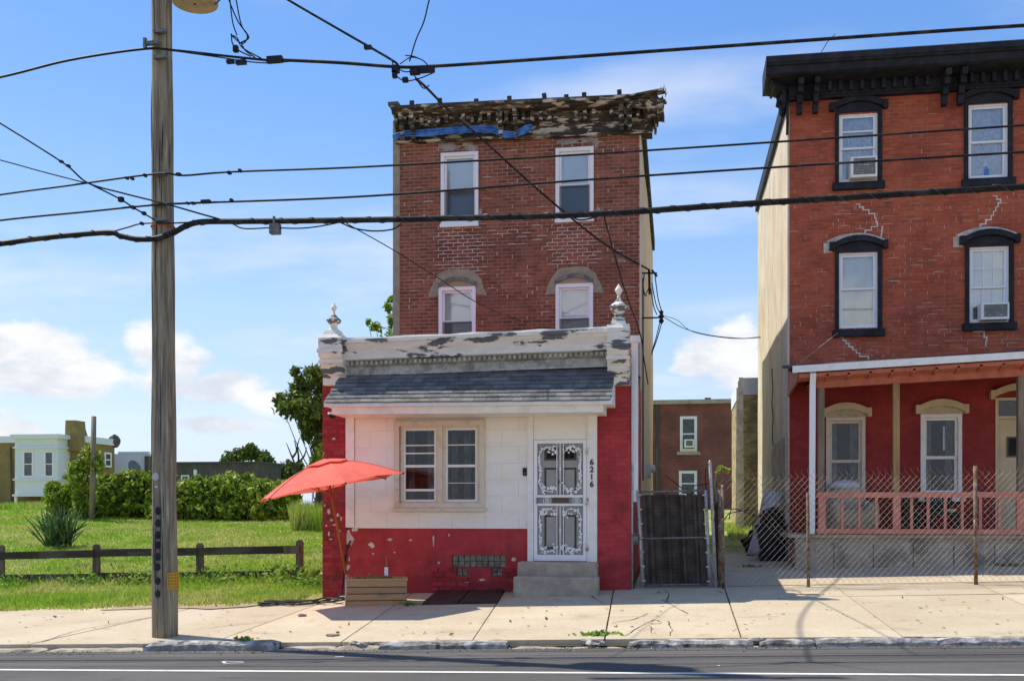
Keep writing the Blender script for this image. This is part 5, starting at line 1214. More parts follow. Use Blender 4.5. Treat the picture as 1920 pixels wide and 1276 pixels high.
for top in (1, 0):
    for xa, xb in zip(pp[:-1], pp[1:]):
        o1 = random.uniform(-.015, .015); A = V3(xa + .02, YL - .065, railz(xa, top) + o1); B = V3(xb - .02, YL - .065, railz(xb, top) + random.uniform(-.015, .015))
        MB().bar(A, B, .036, .155).build('rail', m_fencew, wf_)
    xb = pp[-1]; MB().bar(V3(xb - .30, YL - .09, railz(xb - .3, top)), V3(xb + .03, YL - .09, railz(xb, top)), .012, .16).build('splice_plate', m_fencep, wf_)
# ------------------------------------------------------------------ umbrella, planter, hatch, hose
B0 = G(650, 1134); yu = B0.y
um = thing('patio_umbrella', B0, 'faded coral patio umbrella leaning on its wooden pole by the red wall', 'umbrella')
C = P(620, 914, yu - .02); u_ = V3(-math.sin(math.radians(11)), -math.sin(math.radians(3.5)), 1).normalized(); r_ = V3(1, 0, 0); r_ = (r_ - u_ * r_.dot(u_)).normalized(); f_ = u_.cross(r_)
R_, Hc = 1.225, .44; nr = 6; sub = 6; rad = 8
def can(th, t, lift=0, Rm=R_, Hm=Hc):
    k = th / (math.pi / 3); w = abs((k - math.floor(k)) - .5) * 2   # 1 on a rib, 0 mid panel
    rr = Rm * t * (1 - .135 * (1 - w * w) * (0.4 + .6 * t)); h = Hm * (1 - t) ** 1.0 + Hm * .16 * math.sin(t * math.pi) * (.55 + .45 * w) + .035 * (1 - w) * t * t
    return C + r_ * (rr * math.cos(th)) + f_ * (rr * math.sin(th)) + u_ * (h + lift)
def shell(t0, t1, nt, lift, scale=1.0):
    vs = []; n = nr * sub
    for i in range(nt + 1):
        t = t0 + (t1 - t0) * i / nt
        for j in range(n): vs.append(can(2 * math.pi * j / n, t, lift))
    return MB().add(vs, [(i * n + j, i * n + (j + 1) % n, (i + 1) * n + (j + 1) % n, (i + 1) * n + j) for i in range(nt) for j in range(n)])
cn = shell(.17, 1.0, rad, 0).build('canopy', m_umb, um); 
vt = shell(.01, .30, 3, .035).build('vent_cap', m_umb, cn)
for k in range(nr):   # stitched seams over the ribs
    th = k * math.pi / 3; MB().tube([can(th, t, .004) for t in np.linspace(.18, 1.0, 7)], .0065, 4).build('seam', M('faded_seam', (.70, .17, .13), vary=.1), cn)
ap = C + u_ * (Hc + .06)
mb = MB(); mb.lathe([(.02, 0), (.035, .02), (.02, .06), (0, .08)], ap, 8); mb.build('knob', m_umbw, um)
low = P(650, 1082, yu); mb = MB(); mb.tube([low, ap], .021, 8); mb.build('pole', m_umbw, um, True)
MB().tube([B0 + V3(0, 0, -.02), low + V3(0, 0, .05)], .028, 8).build('ground_socket', m_pipe, um, True)
for k in range(nr):
    th = k * math.pi / 3; mb = MB(); pts = [can(th, t, -.02) for t in (.05, .3, .6, 1.0)]; mb.tube(pts, .009, 5); mid = can(th, .55, -.02); hub = C + u_ * (-.12)
    mb.tube([hub, mid], .008, 5); mb.build('rib', m_umbw, um)
    q = can(th, 1.0, .0); MB().blob(q, (.014, .014, .014), 6, 5, 0).build('rib_tip', m_black, um)
pA, pB = G(650, 1137), G(763, 1131); ang = math.atan2(pB.y - pA.y, pB.x - pA.x); wpl = (pB - pA).xy.length; zpl = min(pA.z, pB.z) - .01
pl_ = thing('planter_box', (pA.x, pA.y, zpl), 'slatted wooden planter box on the sidewalk at the foot of the umbrella', 'planter')
Mx = Matrix.Translation((pA.x, pA.y, zpl)) @ Matrix.Rotation(ang, 4, 'Z'); dpl = .52; hpl = .425
for i in range(4):
    z0, z1 = .0 + i * hpl / 4 + .006, (i + 1) * hpl / 4 - .008
    MB().box(0, wpl, 0, .03, z0, z1, Mx).build('plank', m_plank, pl_); MB().box(wpl - .03, wpl, .031, dpl - .031, z0, z1, Mx).build('plank', m_plank, pl_)
    MB().box(0, .03, .031, dpl - .031, z0, z1, Mx).build('plank', m_plank, pl_); MB().box(0, wpl, dpl - .03, dpl, z0, z1, Mx).build('plank', m_plank, pl_)
MB().box(.032, wpl - .032, .032, dpl - .032, .02, hpl - .06, Mx).build('soil', m_dirt, pl_)
mb = MB(); mb.box(-.015, wpl + .015, -.015, .085, hpl - .005, hpl + .022, Mx).box(-.015, wpl + .015, dpl - .085, dpl + .015, hpl - .005, hpl + .022, Mx).box(-.015, .085, .086, dpl - .086, hpl - .005, hpl + .022, Mx).box(wpl - .085, wpl + .015, .086, dpl - .086, hpl - .005, hpl + .022, Mx); mb.build('top_trim', m_plank, pl_)
n = 500; q = np.stack([rng.uniform(.1, wpl - .2, n), rng.uniform(.1, dpl - .1, n), hpl - .05 + np.abs(rng.normal(0, .045, n)), np.ones(n)], 1); q = (np.array(Mx) @ q.T).T[:, :3]
o = arrmesh('seedlings', leaves(q, .022), 0, m_weed); tag(o, 'low green seedlings growing in the slatted planter box', 'seedlings'); kind(o, 'stuff')
c = Mx @ V3(wpl * .66, .28, hpl - .05); t = thing('plant_marker', c, 'white plant marker on a thin stick in the planter box', 'marker')
MB().bar(c, c + V3(0, 0, .42), .006).build('stick', m_plank, t); MB().box(c.x - .03, c.x + .03, c.y - .012, c.y - .004, c.z + .10, c.z + .24).build('tag', m_vinyl, t)
hc = [G(833, 1101), G(950, 1099), G(931, 1130), G(793, 1133)]
ht = thing('cellar_hatch', (hc[0] + hc[2]) / 2, 'flush brown steel cellar hatch doors set in the sidewalk', 'hatch')
for (a, b, c, d) in ((hc[0], hc[0].lerp(hc[1], .49), hc[3].lerp(hc[2], .49), hc[3]), (hc[0].lerp(hc[1], .51), hc[1], hc[2], hc[3].lerp(hc[2], .51))):
    top = [V3(p.x, p.y, gz(p.x, p.y) + .045) for p in (d, c, a, b)]; bot = [V3(p.x, p.y, gz(p.x, p.y) - .02) for p in (d, c, a, b)]
    MB().hexa(bot + top).build('door_leaf', m_steel, ht)
hz = MB(); w_h = P(657, 1013, YF - .03)
h1 = catmull([w_h, P(648, 1040, YF - .10), P(645, 1075, YF - .14), P(641, 1105, YF - .2), P(628, 1122, YF - .5), *[V3(G(px, py).x, G(px, py).y, gz(G(px, py).x, G(px, py).y) + .03) for px, py in ((600, 1131), (560, 1136), (520, 1133), (500, 1131))]], 8)
hz.tube(h1, .014, 6); hs_ = tag(hz.build('cable_run', m_wire), 'black cable hanging from the broken wall corner to the ground', 'cable')
hz = MB()
for k in range(5):
    ctrl = []
    for px, py in ((645, 1122 + k * 3), (610, 1126 + 3 * (k % 3)), (580, 1131 - 2 * (k % 2)), (548, 1134 + 2 * (k % 3) - 3), (515, 1135 - 2 * k % 4), (490, 1137 - k)): g_ = G(px + random.uniform(-8, 8), py + random.uniform(-2, 2)); ctrl.append(V3(g_.x, g_.y, gz(g_.x, g_.y) + .02 + .012 * k))
    hz.tube(catmull(ctrl, 7), .016, 6)
tag(hz.build('hose_tangle', m_wire2), 'tangle of grey hoses lying on the sidewalk beside the red pier', 'hose')
p = P(623, 776, YF - .42); t = thing('security_camera', p, 'small dark dome security camera under the left end of shingle awning', 'camera')
MB().lathe([(.075, .03), (.075, .0), (.07, -.005)], p, 14).build('base', m_vinyl, t); MB().lathe([(.068, -.006), (.064, -.035), (.045, -.062), (.0, -.075)], p, 14).build('dome', M('smoked_dome', (.02, .02, .022), rough=.1, vary=.1), t, True)
p = P(984, 884, YF - .03); t = thing('doorbell', p, 'small black doorbell box on white siding beside the door', 'doorbell'); MB().box(p.x - .032, p.x + .032, YF - .055, YF - .0305, p.z - .065, p.z + .065).build('case', m_black, t); MB().lathe([(.014, 0), (.014, .006)], (p.x, YF - .056, p.z - .02), 10, Matrix.Rotation(math.pi / 2, 3, 'X')).build('button', m_hard, t)
p = G(566, 1154); tag(MB().blob((p.x, p.y, gz(p.x, p.y) + .015), (.075, .05, .02), 9, 6, .2, 3).build('flat_stone', m_granite), 'small dark flat stone lying on the sidewalk near the hoses', 'stone')
# weeds in the joints
for (px, py, n, r, h, lab) in ((985, 1108, 160, .13, .06, 'small weed tuft growing at the foot of the doorstep'), (1118, 1189, 150, .10, .03, 'flat patch of bright weeds in the joint by the broken kerb'), (770, 1133, 60, .1, .03, 'sparse dry weeds beside the planter box'), (590, 1098, 500, .22, .12, 'leafy weeds at the foot of the red brick pier'), (455, 1200, 60, .06, .04, 'little weed in the gap at the end of the kerb stone'), (1405, 1062, 60, .1, .03, 'weed by the leaning sheet in the alley')):
    p = G(px, py); weeds('weed', p.x, p.y, n, r, h, lab)
n = 5200; px_ = rng.uniform(20, 600, n); cxx = []; 
for px in px_: cxx.append((PX(px, YL - .2), YL - .2 + rng.normal(0, .3)))
cxx = np.array(cxx); k = np.array([noise.noise(Vector((x * .9, 3, 0))) for x in cxx[:, 0]]); sel = rng.uniform(-.4, .7, n) < k + .25 * (px_ > 400); cxx = cxx[sel]
o = arrmesh('fence_weeds', leaves(np.stack([cxx[:, 0], cxx[:, 1], vgz(cxx[:, 0], cxx[:, 1]) + np.abs(rng.normal(0, .12, len(cxx)))], 1), .05, .5), 0, m_weed); kind(o, 'stuff'); tag(o, 'broad-leaved weeds growing along the foot of the wooden rail fence', 'weeds')
# dry dirt patch
p = G(525, 1066)
# ------------------------------------------------------------------ utility pole
PB = G(309.5, 1191); zt_p = 11.6; top = P(303.5, 0, PB.y); lean = (top.x - PB.x) / (top.z - PB.z)
po = thing('utility_pole', PB, 'tall weathered wooden utility pole standing at the kerb', 'pole')
def pc(z): return V3(PB.x + lean * (z - PB.z), PB.y, z)
def prd(z): return .172 - .0045 * (z - PB.z)
zs_ = list(np.linspace(PB.z - .3, zt_p, 30)); MB().tube([pc(z) for z in zs_], [prd(z) + .004 * math.sin(z * 3) for z in zs_], 20).build('shaft', m_pole, po, True)
def on_pole(px, py, out=.0):
    z = P(px, py, PB.y - .15).z; c = pc(z); x = P(px, py, PB.y - .15).x; r = prd(z); dx = max(-r * .97, min(r * .97, x - c.x)); return V3(c.x + dx, c.y - math.sqrt(r * r - dx * dx) - out, z), math.asin(dx / r)
for py in (957, 980, 1002, 1021, 1043, 1062, 1088, 1112):
    c, a_ = on_pole(297, py, .0); m_ = Matrix.Translation(c) @ Matrix.Rotation(a_, 4, 'Z') @ Matrix.Rotation(math.pi / 2, 4, 'X'); mb = MB(); mb.lathe([(.042, -.01), (.040, .006), (.02, .012)], (0, 0, 0), 10); mb.v = [tuple(m_ @ Vector((v[0], v[1] * 1.35, v[2]))) for v in mb.v]; mb.build('dark_stud', m_black, po)
c, a_ = on_pole(293, 893, .004); m_ = Matrix.Translation(c) @ Matrix.Rotation(a_, 4, 'Z') @ Matrix.Rotation(math.pi / 2, 4, 'X'); mb = MB(); mb.lathe([(.052, -.005), (.052, .005)], (0, 0, 0), 14); mb.v = [tuple(m_ @ Vector(v)) for v in mb.v]; mb.build('oval_tag', m_can, po)
c, a_ = on_pole(294, 912, .002); m_ = Matrix.Translation(c) @ Matrix.Rotation(a_, 4, 'Z'); MB().box(-.014, .014, -.004, .004, -.01, .01, m_).build('small_tag', m_vinyl, po)
c, a_ = on_pole(319, 1089, .006); m_ = Matrix.Translation(c) @ Matrix.Rotation(a_, 4, 'Z'); mb = MB(); w = .088; h = .105
for i in range(6): t = -w + 2 * w * i / 5; mb.box(t - .007, t + .007, -.004, .004, -h, h, m_)
for i in range(6): t = -h + 2 * h * i / 5; mb.box(-w - .0065, w + .0065, -.006, .002, t - .007, t + .007, m_)
mb.build('reflector_grid', m_yellow, po)
for k in range(26):   # drying splits and staples in the shaft
    z0 = random.uniform(.1, 8.5); a_ = random.uniform(-2.9, -.3); L_ = random.uniform(.3, 1.5); mb = MB(); r0 = lambda z: prd(z) + .0045 * math.sin(z * 3)
    mb.tube([pc(z) + V3(math.cos(a_ + .03 * math.sin(z * 5)) * r0(z), math.sin(a_ + .03 * math.sin(z * 5)) * r0(z), 0) for z in np.linspace(z0, z0 + L_, 8)], [.001, .004, .006, .005, .006, .004, .003, .001], 4); mb.build('split', m_black, po)
for k in range(40):
    z = random.uniform(.5, 2.6); a_ = random.uniform(-2.6, -.5); c = pc(z) + V3(math.cos(a_) * prd(z), math.sin(a_) * prd(z), 0); MB().box(c.x - .007, c.x + .007, c.y - .006, c.y + .004, c.z - .004, c.z + .004).build('staple', m_hard, po)
# transformer can and its hanger, crossarm
c = P(367, 5, PB.y - .05); rt_ = .305; c = V3(c.x, c.y - .02, c.z - .02)
tf = thing('pole_transformer', c, 'pale grey transformer can hung high on the wooden pole', 'transformer')
MB().lathe([(rt_ * .985, 0), (rt_, .03), (rt_, 1.15), (rt_ * .9, 1.25), (0, 1.30)], c, 28).build('tank', m_can, tf, True); MB().lathe([(rt_ * .96, -.006), (rt_ * .96, .004)], c, 28).build('base_plate', m_canb, tf); MB().lathe([(.012, -.02), (.012, 0)], c, 8).build('drain_plug', m_black, tf)
MB().box(c.x - .32, c.x - rt_ + .02, c.y - .05, c.y + .05, c.z + .35, c.z + .45).box(c.x - .32, c.x - rt_ + .02, c.y - .05, c.y + .05, c.z + .85, c.z + .95).build('hanger', m_hard, tf)
for dx in (-.12, .12): MB().lathe([(.05, 1.25), (.03, 1.3), (.05, 1.35), (.03, 1.4), (.05, 1.45), (.015, 1.5)], (c.x + dx, c.y, c.z), 10).build('bushing', m_conc, tf)
MB().box(pc(11).x - 1.15, pc(11).x + 1.15, PB.y - .28, PB.y - .17, 10.95, 11.07).build('crossarm', m_pole, po)
for dx in (-1.05, -.5, .5, 1.05): MB().lathe([(.02, 0), (.05, .05), (.03, .09), (.055, .13), (.02, .17)], (pc(11).x + dx, PB.y - .225, 11.07), 10).build('insulator', m_conc, po)
for (px, py) in ((275, 82), (290, 60), (290, 108), (291, 327), (290, 384), (292, 412)): q = P(px + 12, py, PB.y - .17); MB().box(q.x - .09, q.x + .09, q.y - .05, q.y + .02, q.z - .02, q.z + .02).build('cable_clamp', m_hard, po)
q = P(272, 80, PB.y - .2); MB().box(q.x - .02, q.x + .02, q.y - .02, q.y + .02, q.z - .08, q.z + .06).build('cable_clamp', m_hard, po)
c, a_ = on_pole(303, 420, .006); MB().tube([pc(c.z) + V3(math.cos(t) * (prd(c.z) + .006), math.sin(t) * (prd(c.z) + .006), 0) for t in np.linspace(0, 2 * math.pi, 20)], .012, 5, False).build('orange_band', M('faded_orange_tape', (.45, .12, .06), vary=.15), po)
# ------------------------------------------------------------------ overhead lines
Y0 = PB.y - .22
def cable(name, pts, r, label, mat=None, Y=None, n=7, boxes=(), wrap=None, ends=None):
    q = []
    for p in pts:
        y = p[2] if len(p) > 2 else (Y or Y0); q.append(P(p[0], p[1], y))
    cur = catmull(q, n); mb = MB(); mb.tube(cur, r, 6); o = mb.build(name, mat or m_wire, None, True); tag(o, label, 'cable', 'overhead cables')
    for (px, py, w, h) in boxes:
        c = P(px, py, (Y or Y0) - .01); k = 1950 / 13.4; MB().box(c.x - w / k / 2, c.x + w / k / 2, c.y - .03, c.y + .03, c.z - h / k / 2, c.z + h / k / 2).build('splice', m_black, o)
    if wrap:
        mb = MB(); L_ = [i for i in range(len(cur))]; pts_ = []
        for i in range(len(cur) - 1):
            nn = max(1, int((cur[i + 1] - cur[i]).length / .05))
            for j in range(nn):
                p = cur[i].lerp(cur[i + 1], j / nn); t = len(pts_) * .9; pts_.append(p + V3(0, math.cos(t) * (r + .006), math.sin(t) * (r + .006)))
        mb.tube(pts_, .005, 4, False); mb.build('lashing', m_wire2, o)
    return o
cable('power_cable', [(-420, 238), (-200, 185), (0, 145), (130, 113), (270, 92), (330, 95), (440, 107), (520, 115)], .016, 'upper power cable arriving at the pole from the left edge', boxes=((515, 112, 30, 12), (452, 117, 20, 8), (432, 116, 14, 6)))
cable('power_cable', [(330, 96), (400, 106), (490, 118), (560, 114)], .008, 'thin slack jumper beneath the upper power cable by the pole')
cable('power_cable', [(515, 112), (640, 118), (735, 125), (800, 125), (1000, 112), (1440, 81), (1920, 48), (2400, 22)], .021, 'thick black upper power cable crossing high to the right edge', boxes=((742, 130, 14, 14), (778, 135, 18, 10), (800, 131, 30, 10), (760, 150, 10, 8), (740, 140, 8, 12)))
cable('telephone_cable', [(-420, 432), (-200, 395), (0, 365), (120, 349), (292, 326), (345, 329), (440, 322), (700, 312), (1200, 283), (1920, 235), (2400, 205)], .013, 'upper of the two thin parallel lines crossing both houses', boxes=((238, 334, 5, 4), (248, 335, 5, 4), (335, 327, 8, 5), (430, 324, 6, 5), (450, 320, 5, 5), (272, 329, 5, 5)))
cable('telephone_cable', [(-420, 472), (-200, 440), (0, 413), (160, 397), (292, 384), (380, 380), (700, 367), (1200, 330), (1920, 285), (2400, 258)], .014, 'lower of the two thin parallel lines crossing both houses', boxes=((386, 378, 18, 6), (362, 381, 7, 4), (434, 375, 5, 4), (352, 381, 4, 4)))
cable('bundled_cable', [(-420, 525), (-200, 485), (0, 457), (90, 445), (200, 436), (225, 442), (255, 448), (292, 447), (325, 436), (350, 423), (378, 416), (440, 415), (560, 414), (800, 410), (1100, 402), (1400, 382), (1920, 350), (2400, 325)], .038, 'thickest lashed black cable bundle running across the lower sky', wrap=1)
cable('bundled_cable', [(205, 436), (240, 426), (268, 419), (330, 418), (372, 416)], .010, 'short strand tying the thick bundle to the pole', boxes=((266, 419, 5, 5),), Y=Y0 + .05)
cable('drop_cable', [(-300, 40), (-150, 138), (0, 231), (60, 268), (125, 310), (165, 343), (230, 362), (310, 382), (380, 402), (420, 413)], .012, 'cable sagging from upper left edge down past the pole', boxes=((115, 303, 6, 4), (128, 311, 6, 4)))
cable('drop_cable', [(-300, 205), (-150, 262), (0, 300), (80, 322), (165, 344)], .009, 'thin cable joining the sagging cable at the left')
cable('guy_strand', [(165, 343), (225, 373), (250, 389), (290, 412)], .012, 'short guy strand with strain fittings tied to the pole', boxes=((227, 374, 9, 9), (250, 389, 6, 6), (270, 400, 6, 6)))
cable('service_cable', [(250, -180), (400, -85), (540, 0), (640, 58), (735, 113), (745, 124)], .016, 'heavy cable descending from the top edge to the mid-air splice', boxes=((690, 89, 14, 6),))
yb_ = YU + .35
def lerpY(pts, ya, yb): 
    n = len(pts); return [(p[0], p[1], ya + (yb - ya) * i / (n - 1)) for i, p in enumerate(pts)]
cable('service_cable', lerpY([(780, 148), (800, 165), (840, 205), (905, 262), (1000, 348), (1090, 424), (1150, 468), (1216, 505)], Y0, yb_), .019, 'twisted service cable slanting across brick facade to the house corner')
cable('service_cable', lerpY([(820, -40), (805, 0), (795, 40), (780, 75), (768, 115)], Y0 - 1.0, Y0), .009, 'thin twisted wire rising to the top edge from the mid-air splice')
cable('drop_cable', lerpY([(650, 419), (740, 470), (820, 520), (900, 570), (985, 605)], Y0, YF + .5), .007, 'very thin drop wire slanting across the middle storey to the cornice')
cable('drop_cable', lerpY([(1132, 404), (1150, 470), (1172, 545), (1200, 625), (1207, 670), (1215, 720)], Y0, YF + .9), .010, 'drop wire falling from the bundle past the right finial')
cable('bundled_cable', [(640, 418), (665, 428), (700, 433), (735, 430), (752, 420)], .010, 'short loop hanging under the thick bundle left of facade')
cable('bundled_cable', [(430, 414), (455, 428), (510, 427), (560, 428), (600, 424), (640, 416)], .009, 'slack loop holding the small terminal box under the bundle')
cable('bundled_cable', [(1070, 404), (1085, 412), (1105, 410), (1130, 402)], .010, 'short loop under the thick bundle by the top right window')
p = P(516, 430, Y0 - .02); t = thing('terminal_box', p, 'small grey terminal box slung beneath the thick cable bundle', 'box'); MB().box(p.x - .065, p.x + .065, p.y - .05, p.y + .05, p.z - .06, p.z + .07).build('case', m_hard, t); MB().box(p.x - .012, p.x + .012, p.y - .055, p.y - .02, p.z + .02, p.z + .16).build('hanger', m_hard, t)
mb = MB()
for pts in ([(425, 0), (445, 38), (462, 62), (466, 72), (452, 80)], [(441, 0), (452, 45), (464, 68), (455, 82), (440, 72), (433, 64)], [(430, -10), (436, 40), (444, 66)], [(434, 64), (436, 82), (448, 95), (470, 106)], [(452, 80), (460, 95), (478, 108)], [(433, 66), (445, 72), (455, 90), (490, 110)], [(418, -6), (408, 4), (402, 8)]): mb.tube(catmull([P(x, y - (10 if y == 0 else 0), Y0 - .02) for x, y in pts], 6), .009, 5)
c = P(442, 92, Y0); mb.box(c.x - .03, c.x + .03, c.y - .03, c.y + .03, c.z - .04, c.z + .04); tag(mb.build('transformer_lead', m_wire, None, True), 'tangle of black leads looping down from the transformer', 'cable', 'overhead cables')
mb = MB()
for pts in ([(735, 112), (740, 135), (750, 148), (765, 152), (790, 146), (812, 137)], [(750, 120), (770, 108), (790, 112), (802, 122)], [(775, 138), (785, 155), (795, 166), (805, 160)], [(745, 128), (760, 135), (780, 132)], [(760, 104), (775, 106), (785, 110)]): mb.tube(catmull([P(x, y, Y0 - .03) for x, y in pts], 6), .008, 5)
tag(mb.build('splice_jumper', m_wire, None, True), 'knot of jumper wires at the mid-air cable splice', 'cable', 'overhead cables')
# service bracket on the flank of the house
bk = thing('service_bracket', P(1216, 508, yb_), 'wire bracket with hanging leads on the flank of the narrow house', 'bracket')
mb = MB(); A = P(1203, 512, yb_); B = P(1232, 512, yb_); mb.bar(V3(UX1 + .03, yb_, A.z), B, .03); mb.bar(P(1217, 505, yb_), P(1218, 552, yb_), .05, .03); mb.bar(P(1222, 506, yb_), P(1232, 518, yb_), .04); mb.build('arm', m_black, bk)
mb = MB()
for pts in ([(1218, 515), (1216, 540), (1210, 552)], [(1228, 515), (1234, 560), (1243, 590)], [(1222, 530), (1230, 570), (1238, 588)], [(1220, 540), (1226, 575), (1232, 590)], [(1208, 514), (1206, 535), (1209, 553), (1214, 553)], [(1238, 600), (1231, 630), (1222, 660)], [(1242, 600), (1232, 635), (1221, 665)]): mb.tube(catmull([P(x, y, yb_) for x, y in pts], 5), .011, 5)
mb.build('lead', m_wire, bk)
c = P(1240, 595, yb_); mb = MB(); mb.bar(V3(UX1, yb_, c.z), c, .03); mb.lathe([(.03, -.12), (.06, -.07), (.03, -.02), (.07, .02), (.03, .07), (.05, .12), (.02, .15)], c, 10); mb.build('insulator', m_black, bk)
mb = MB(); mb.tube(catmull([P(1246, 595, yb_), P(1282, 615, yb_), P(1330, 628, yb_), P(1390, 634, yb_), P(1426, 631, YU + 2)], 7), .008, 5); tag(mb.build('drop_cable', m_wire), 'thin twisted wire spanning the gap between the two houses', 'cable', 'overhead cables')
mb = MB(); mb.tube(catmull([P(1246, 592, yb_), P(1270, 600, yb_), P(1300, 622, yb_), P(1370, 634, yb_), P(1426, 633, YU + 2)], 7), .006, 5); tag(mb.build('drop_cable', m_wire2), 'second finer wire spanning the gap between the houses', 'cable', 'overhead cables')
mb = MB(); mb.tube([P(1573, 622, YR - .05), P(1487, 690, YPO - .3)], .010, 5); tag(mb.build('drop_cable', m_link), 'pale wire slanting from window sill to the porch roof corner', 'cable', 'overhead cables')
m2 = MB(); q = [P(x, y, YU - .02 if y < 600 else YU + .3) for x, y in ((1204, 515), (1204, 600), (1203, 680), (1205, 760), (1204, 900))]
for v in q: v.x = UX1 + .05
q[0].y = q[1].y = q[2].y = q[3].y = q[4].y = YU + .3
m2.tube(catmull(q, 6), .016, 5); tag(m2.build('conduit', m_wire), 'dark conduit running down the rendered flank of narrow house', 'conduit')
# electric meters low on the flank
for i, (px, py) in enumerate(((1213, 880), )):
    p = P(px, py, YU + 2.2); t = thing('electric_meter', p, 'grey electric meter on the house flank above the gate', 'meter'); x = UX1 + .04
    MB().box(x, x + .12, p.y - .12, p.y + .12, p.z - .2, p.z + .12).build('case', m_pipe, t); MB().lathe([(.09, 0), (.09, .08), (.06, .1)], (x + .12, p.y, p.z + .02), 14, Matrix.Rotation(math.pi / 2, 3, 'Y')).build('dial', m_can, t)
# ------------------------------------------------------------------ buildings behind
def simple_window(parent, x0, x1, z0, z1, Y, mat=m_white, casing=.09, split=.5):
    fr = MB().ring(x0, x1, z0, z1, casing, Y - .04, Y + .05).box(x0 + casing, x1 - casing, Y - .02, Y + .05, z0 + (z1 - z0) * split - .03, z0 + (z1 - z0) * split + .03).build('window', mat, parent)
    MB().box(x0 + casing, x1 - casing, Y + .005, Y + .012, z0 + casing, z1 - casing).build('pane', m_glass, fr); MB().box(x0 + .02, x1 - .02, Y + .12, Y + .13, z0 + .02, z1 - .02).build('interior', m_room, fr); return fr
def block(parent, name, x0, x1, y0, y1, z0, z1, mat, ops=()):
    mb = MB(); open_wall(mb, x0, x1, z0, z1, y0, list(ops), .15)
    mb.add([(x0, y0, z0), (x0, y1, z0), (x0, y1, z1), (x0, y0, z1)], [(0, 3, 2, 1)]); mb.add([(x1, y0, z0), (x1, y1, z0), (x1, y1, z1), (x1, y0, z1)], [(0, 1, 2, 3)])
    mb.add([(x0, y0, z1), (x1, y0, z1), (x1, y1, z1), (x0, y1, z1), (x0, y1, z0), (x1, y1, z0)], [(0, 1, 2, 3), (2, 5, 4, 3)]); return mb.build(name, mat, parent)
def rect(a, b, c, d, Y): return (PX(a, Y), PX(b, Y), P((a + b) / 2, d, Y).z, P((a + b) / 2, c, Y).z)
YB = 50.; bh = thing('rear_brick_house', (PX(1300, YB), YB, 1.2), 'two-storey dark brick house seen across the alley', 'house')
w1 = rect(1275, 1307, 780, 846, YB); w2 = rect(1273, 1307, 882, 930, YB); rear_w = (w1, w2); zt0 = P(1300, 757, YB).z
block(bh, 'wall', PX(1150, YB), PX(1383, YB), YB, YB + 9, 0, zt0, m_backbrick, [w1, w2])
MB().box(PX(1150, YB) - .1, PX(1383, YB) + .05, YB - .18, YB + .4, zt0 + .002, zt0 + .2).build('parapet', m_conc, bh)
for w in (w1, w2): simple_window(bh, *w, YB, m_white, .13)
MB().box(PX(1324, YB), PX(1336, YB), YB + 3, YB + 3.6, zt0, zt0 + .6).build('chimney', m_backbrick, bh)
x0, x1, z0, z1 = rect(1283, 1301, 824, 839, YB); t = thing('air_conditioner', ((x0 + x1) / 2, YB, z0), 'small white air conditioner in the upper window of the rear brick house', 'air conditioner', 'window air conditioners'); MB().box(x0, x1, YB - .4, YB + .1, z0, z1).build('case', m_white, t); MB().box(x0 + .08, x1 - .06, YB - .406, YB - .401, z0 + .07, z1 - .06).build('grille', m_hard, t)
YE = 31.2; ex = thing('rear_shed', (PX(1420, YE), YE, 1), 'stained tan rendered shed with white band behind the porch house', 'shed')
x0 = PX(1387, YE); z0, z1, z2 = .3, P(1400, 740, YE).z, P(1400, 708, YE).z
block(ex, 'wall', x0, RX0 + 3, YE, YE + 5, z0, z1, m_stucco2); block(ex, 'parapet', x0 - .02, RX0 + 3, YE - .02, YE + 5, z1 + .002, z2, m_palewall)
mb = MB()
for k, (dx, h) in enumerate(((-.13, .3), (.0, .1), (.1, 0))): mb.bar((x0 + dx * .6, YE - .15 + .05 * k, z0), (x0 + dx * .3, YE - .1, z2 - h), .12, .05)
mb.build('white_board', M('rough_whitewash', (.68, .64, .58), (.5, .46, .4), (5, .45, .6, 7), vary=.2), ex)
# tan house with a bay, beyond the lot
YT = 60.; th_ = thing('tan_bay_house', (PX(80, YT), YT, 1.5), 'tan stuccoed house with white bay window and broad chimney beyond the lot', 'house')
Zt = lambda px, py: P(px, py, YT).z
tx1 = PX(150, YT); zc_ = Zt(100, 829); YT2 = YT * (1280 - 150) / (1280 - 221)
block(th_, 'wall', PX(-260, YT), tx1, YT, YT2, 0, zc_, m_tan)
zcap = Zt(60, 817)
MB().box(PX(-260, YT), PX(126, YT), YT - .2, YT + .2, zc_ + .002, zcap).build('cornice', m_bluewin, th_)
MB().box(tx1 - .2, tx1 + .15, YT + .4, YT2 + .1, zc_ + .002, zcap).build('cornice', m_bluewin, th_)
mb = MB(); mb.prism([(PX(123, YT), Zt(124, 845)), (PX(153, YT), Zt(153, 845)), (PX(151, YT), Zt(151, 815)), (PX(147, YT), Zt(147, 802)), (PX(146, YT), Zt(146, 788)), (PX(127, YT), Zt(127, 788)), (PX(126, YT), Zt(126, 815))], YT - .25, YT + .8); mb.build('chimney', m_tan, th_)
mb = MB(); mb.blob((tx1, YT2, zcap - .1), (.35, .5, .45), 10, 7, .1, 2); mb.build('roof_scroll', m_brownwall, th_)
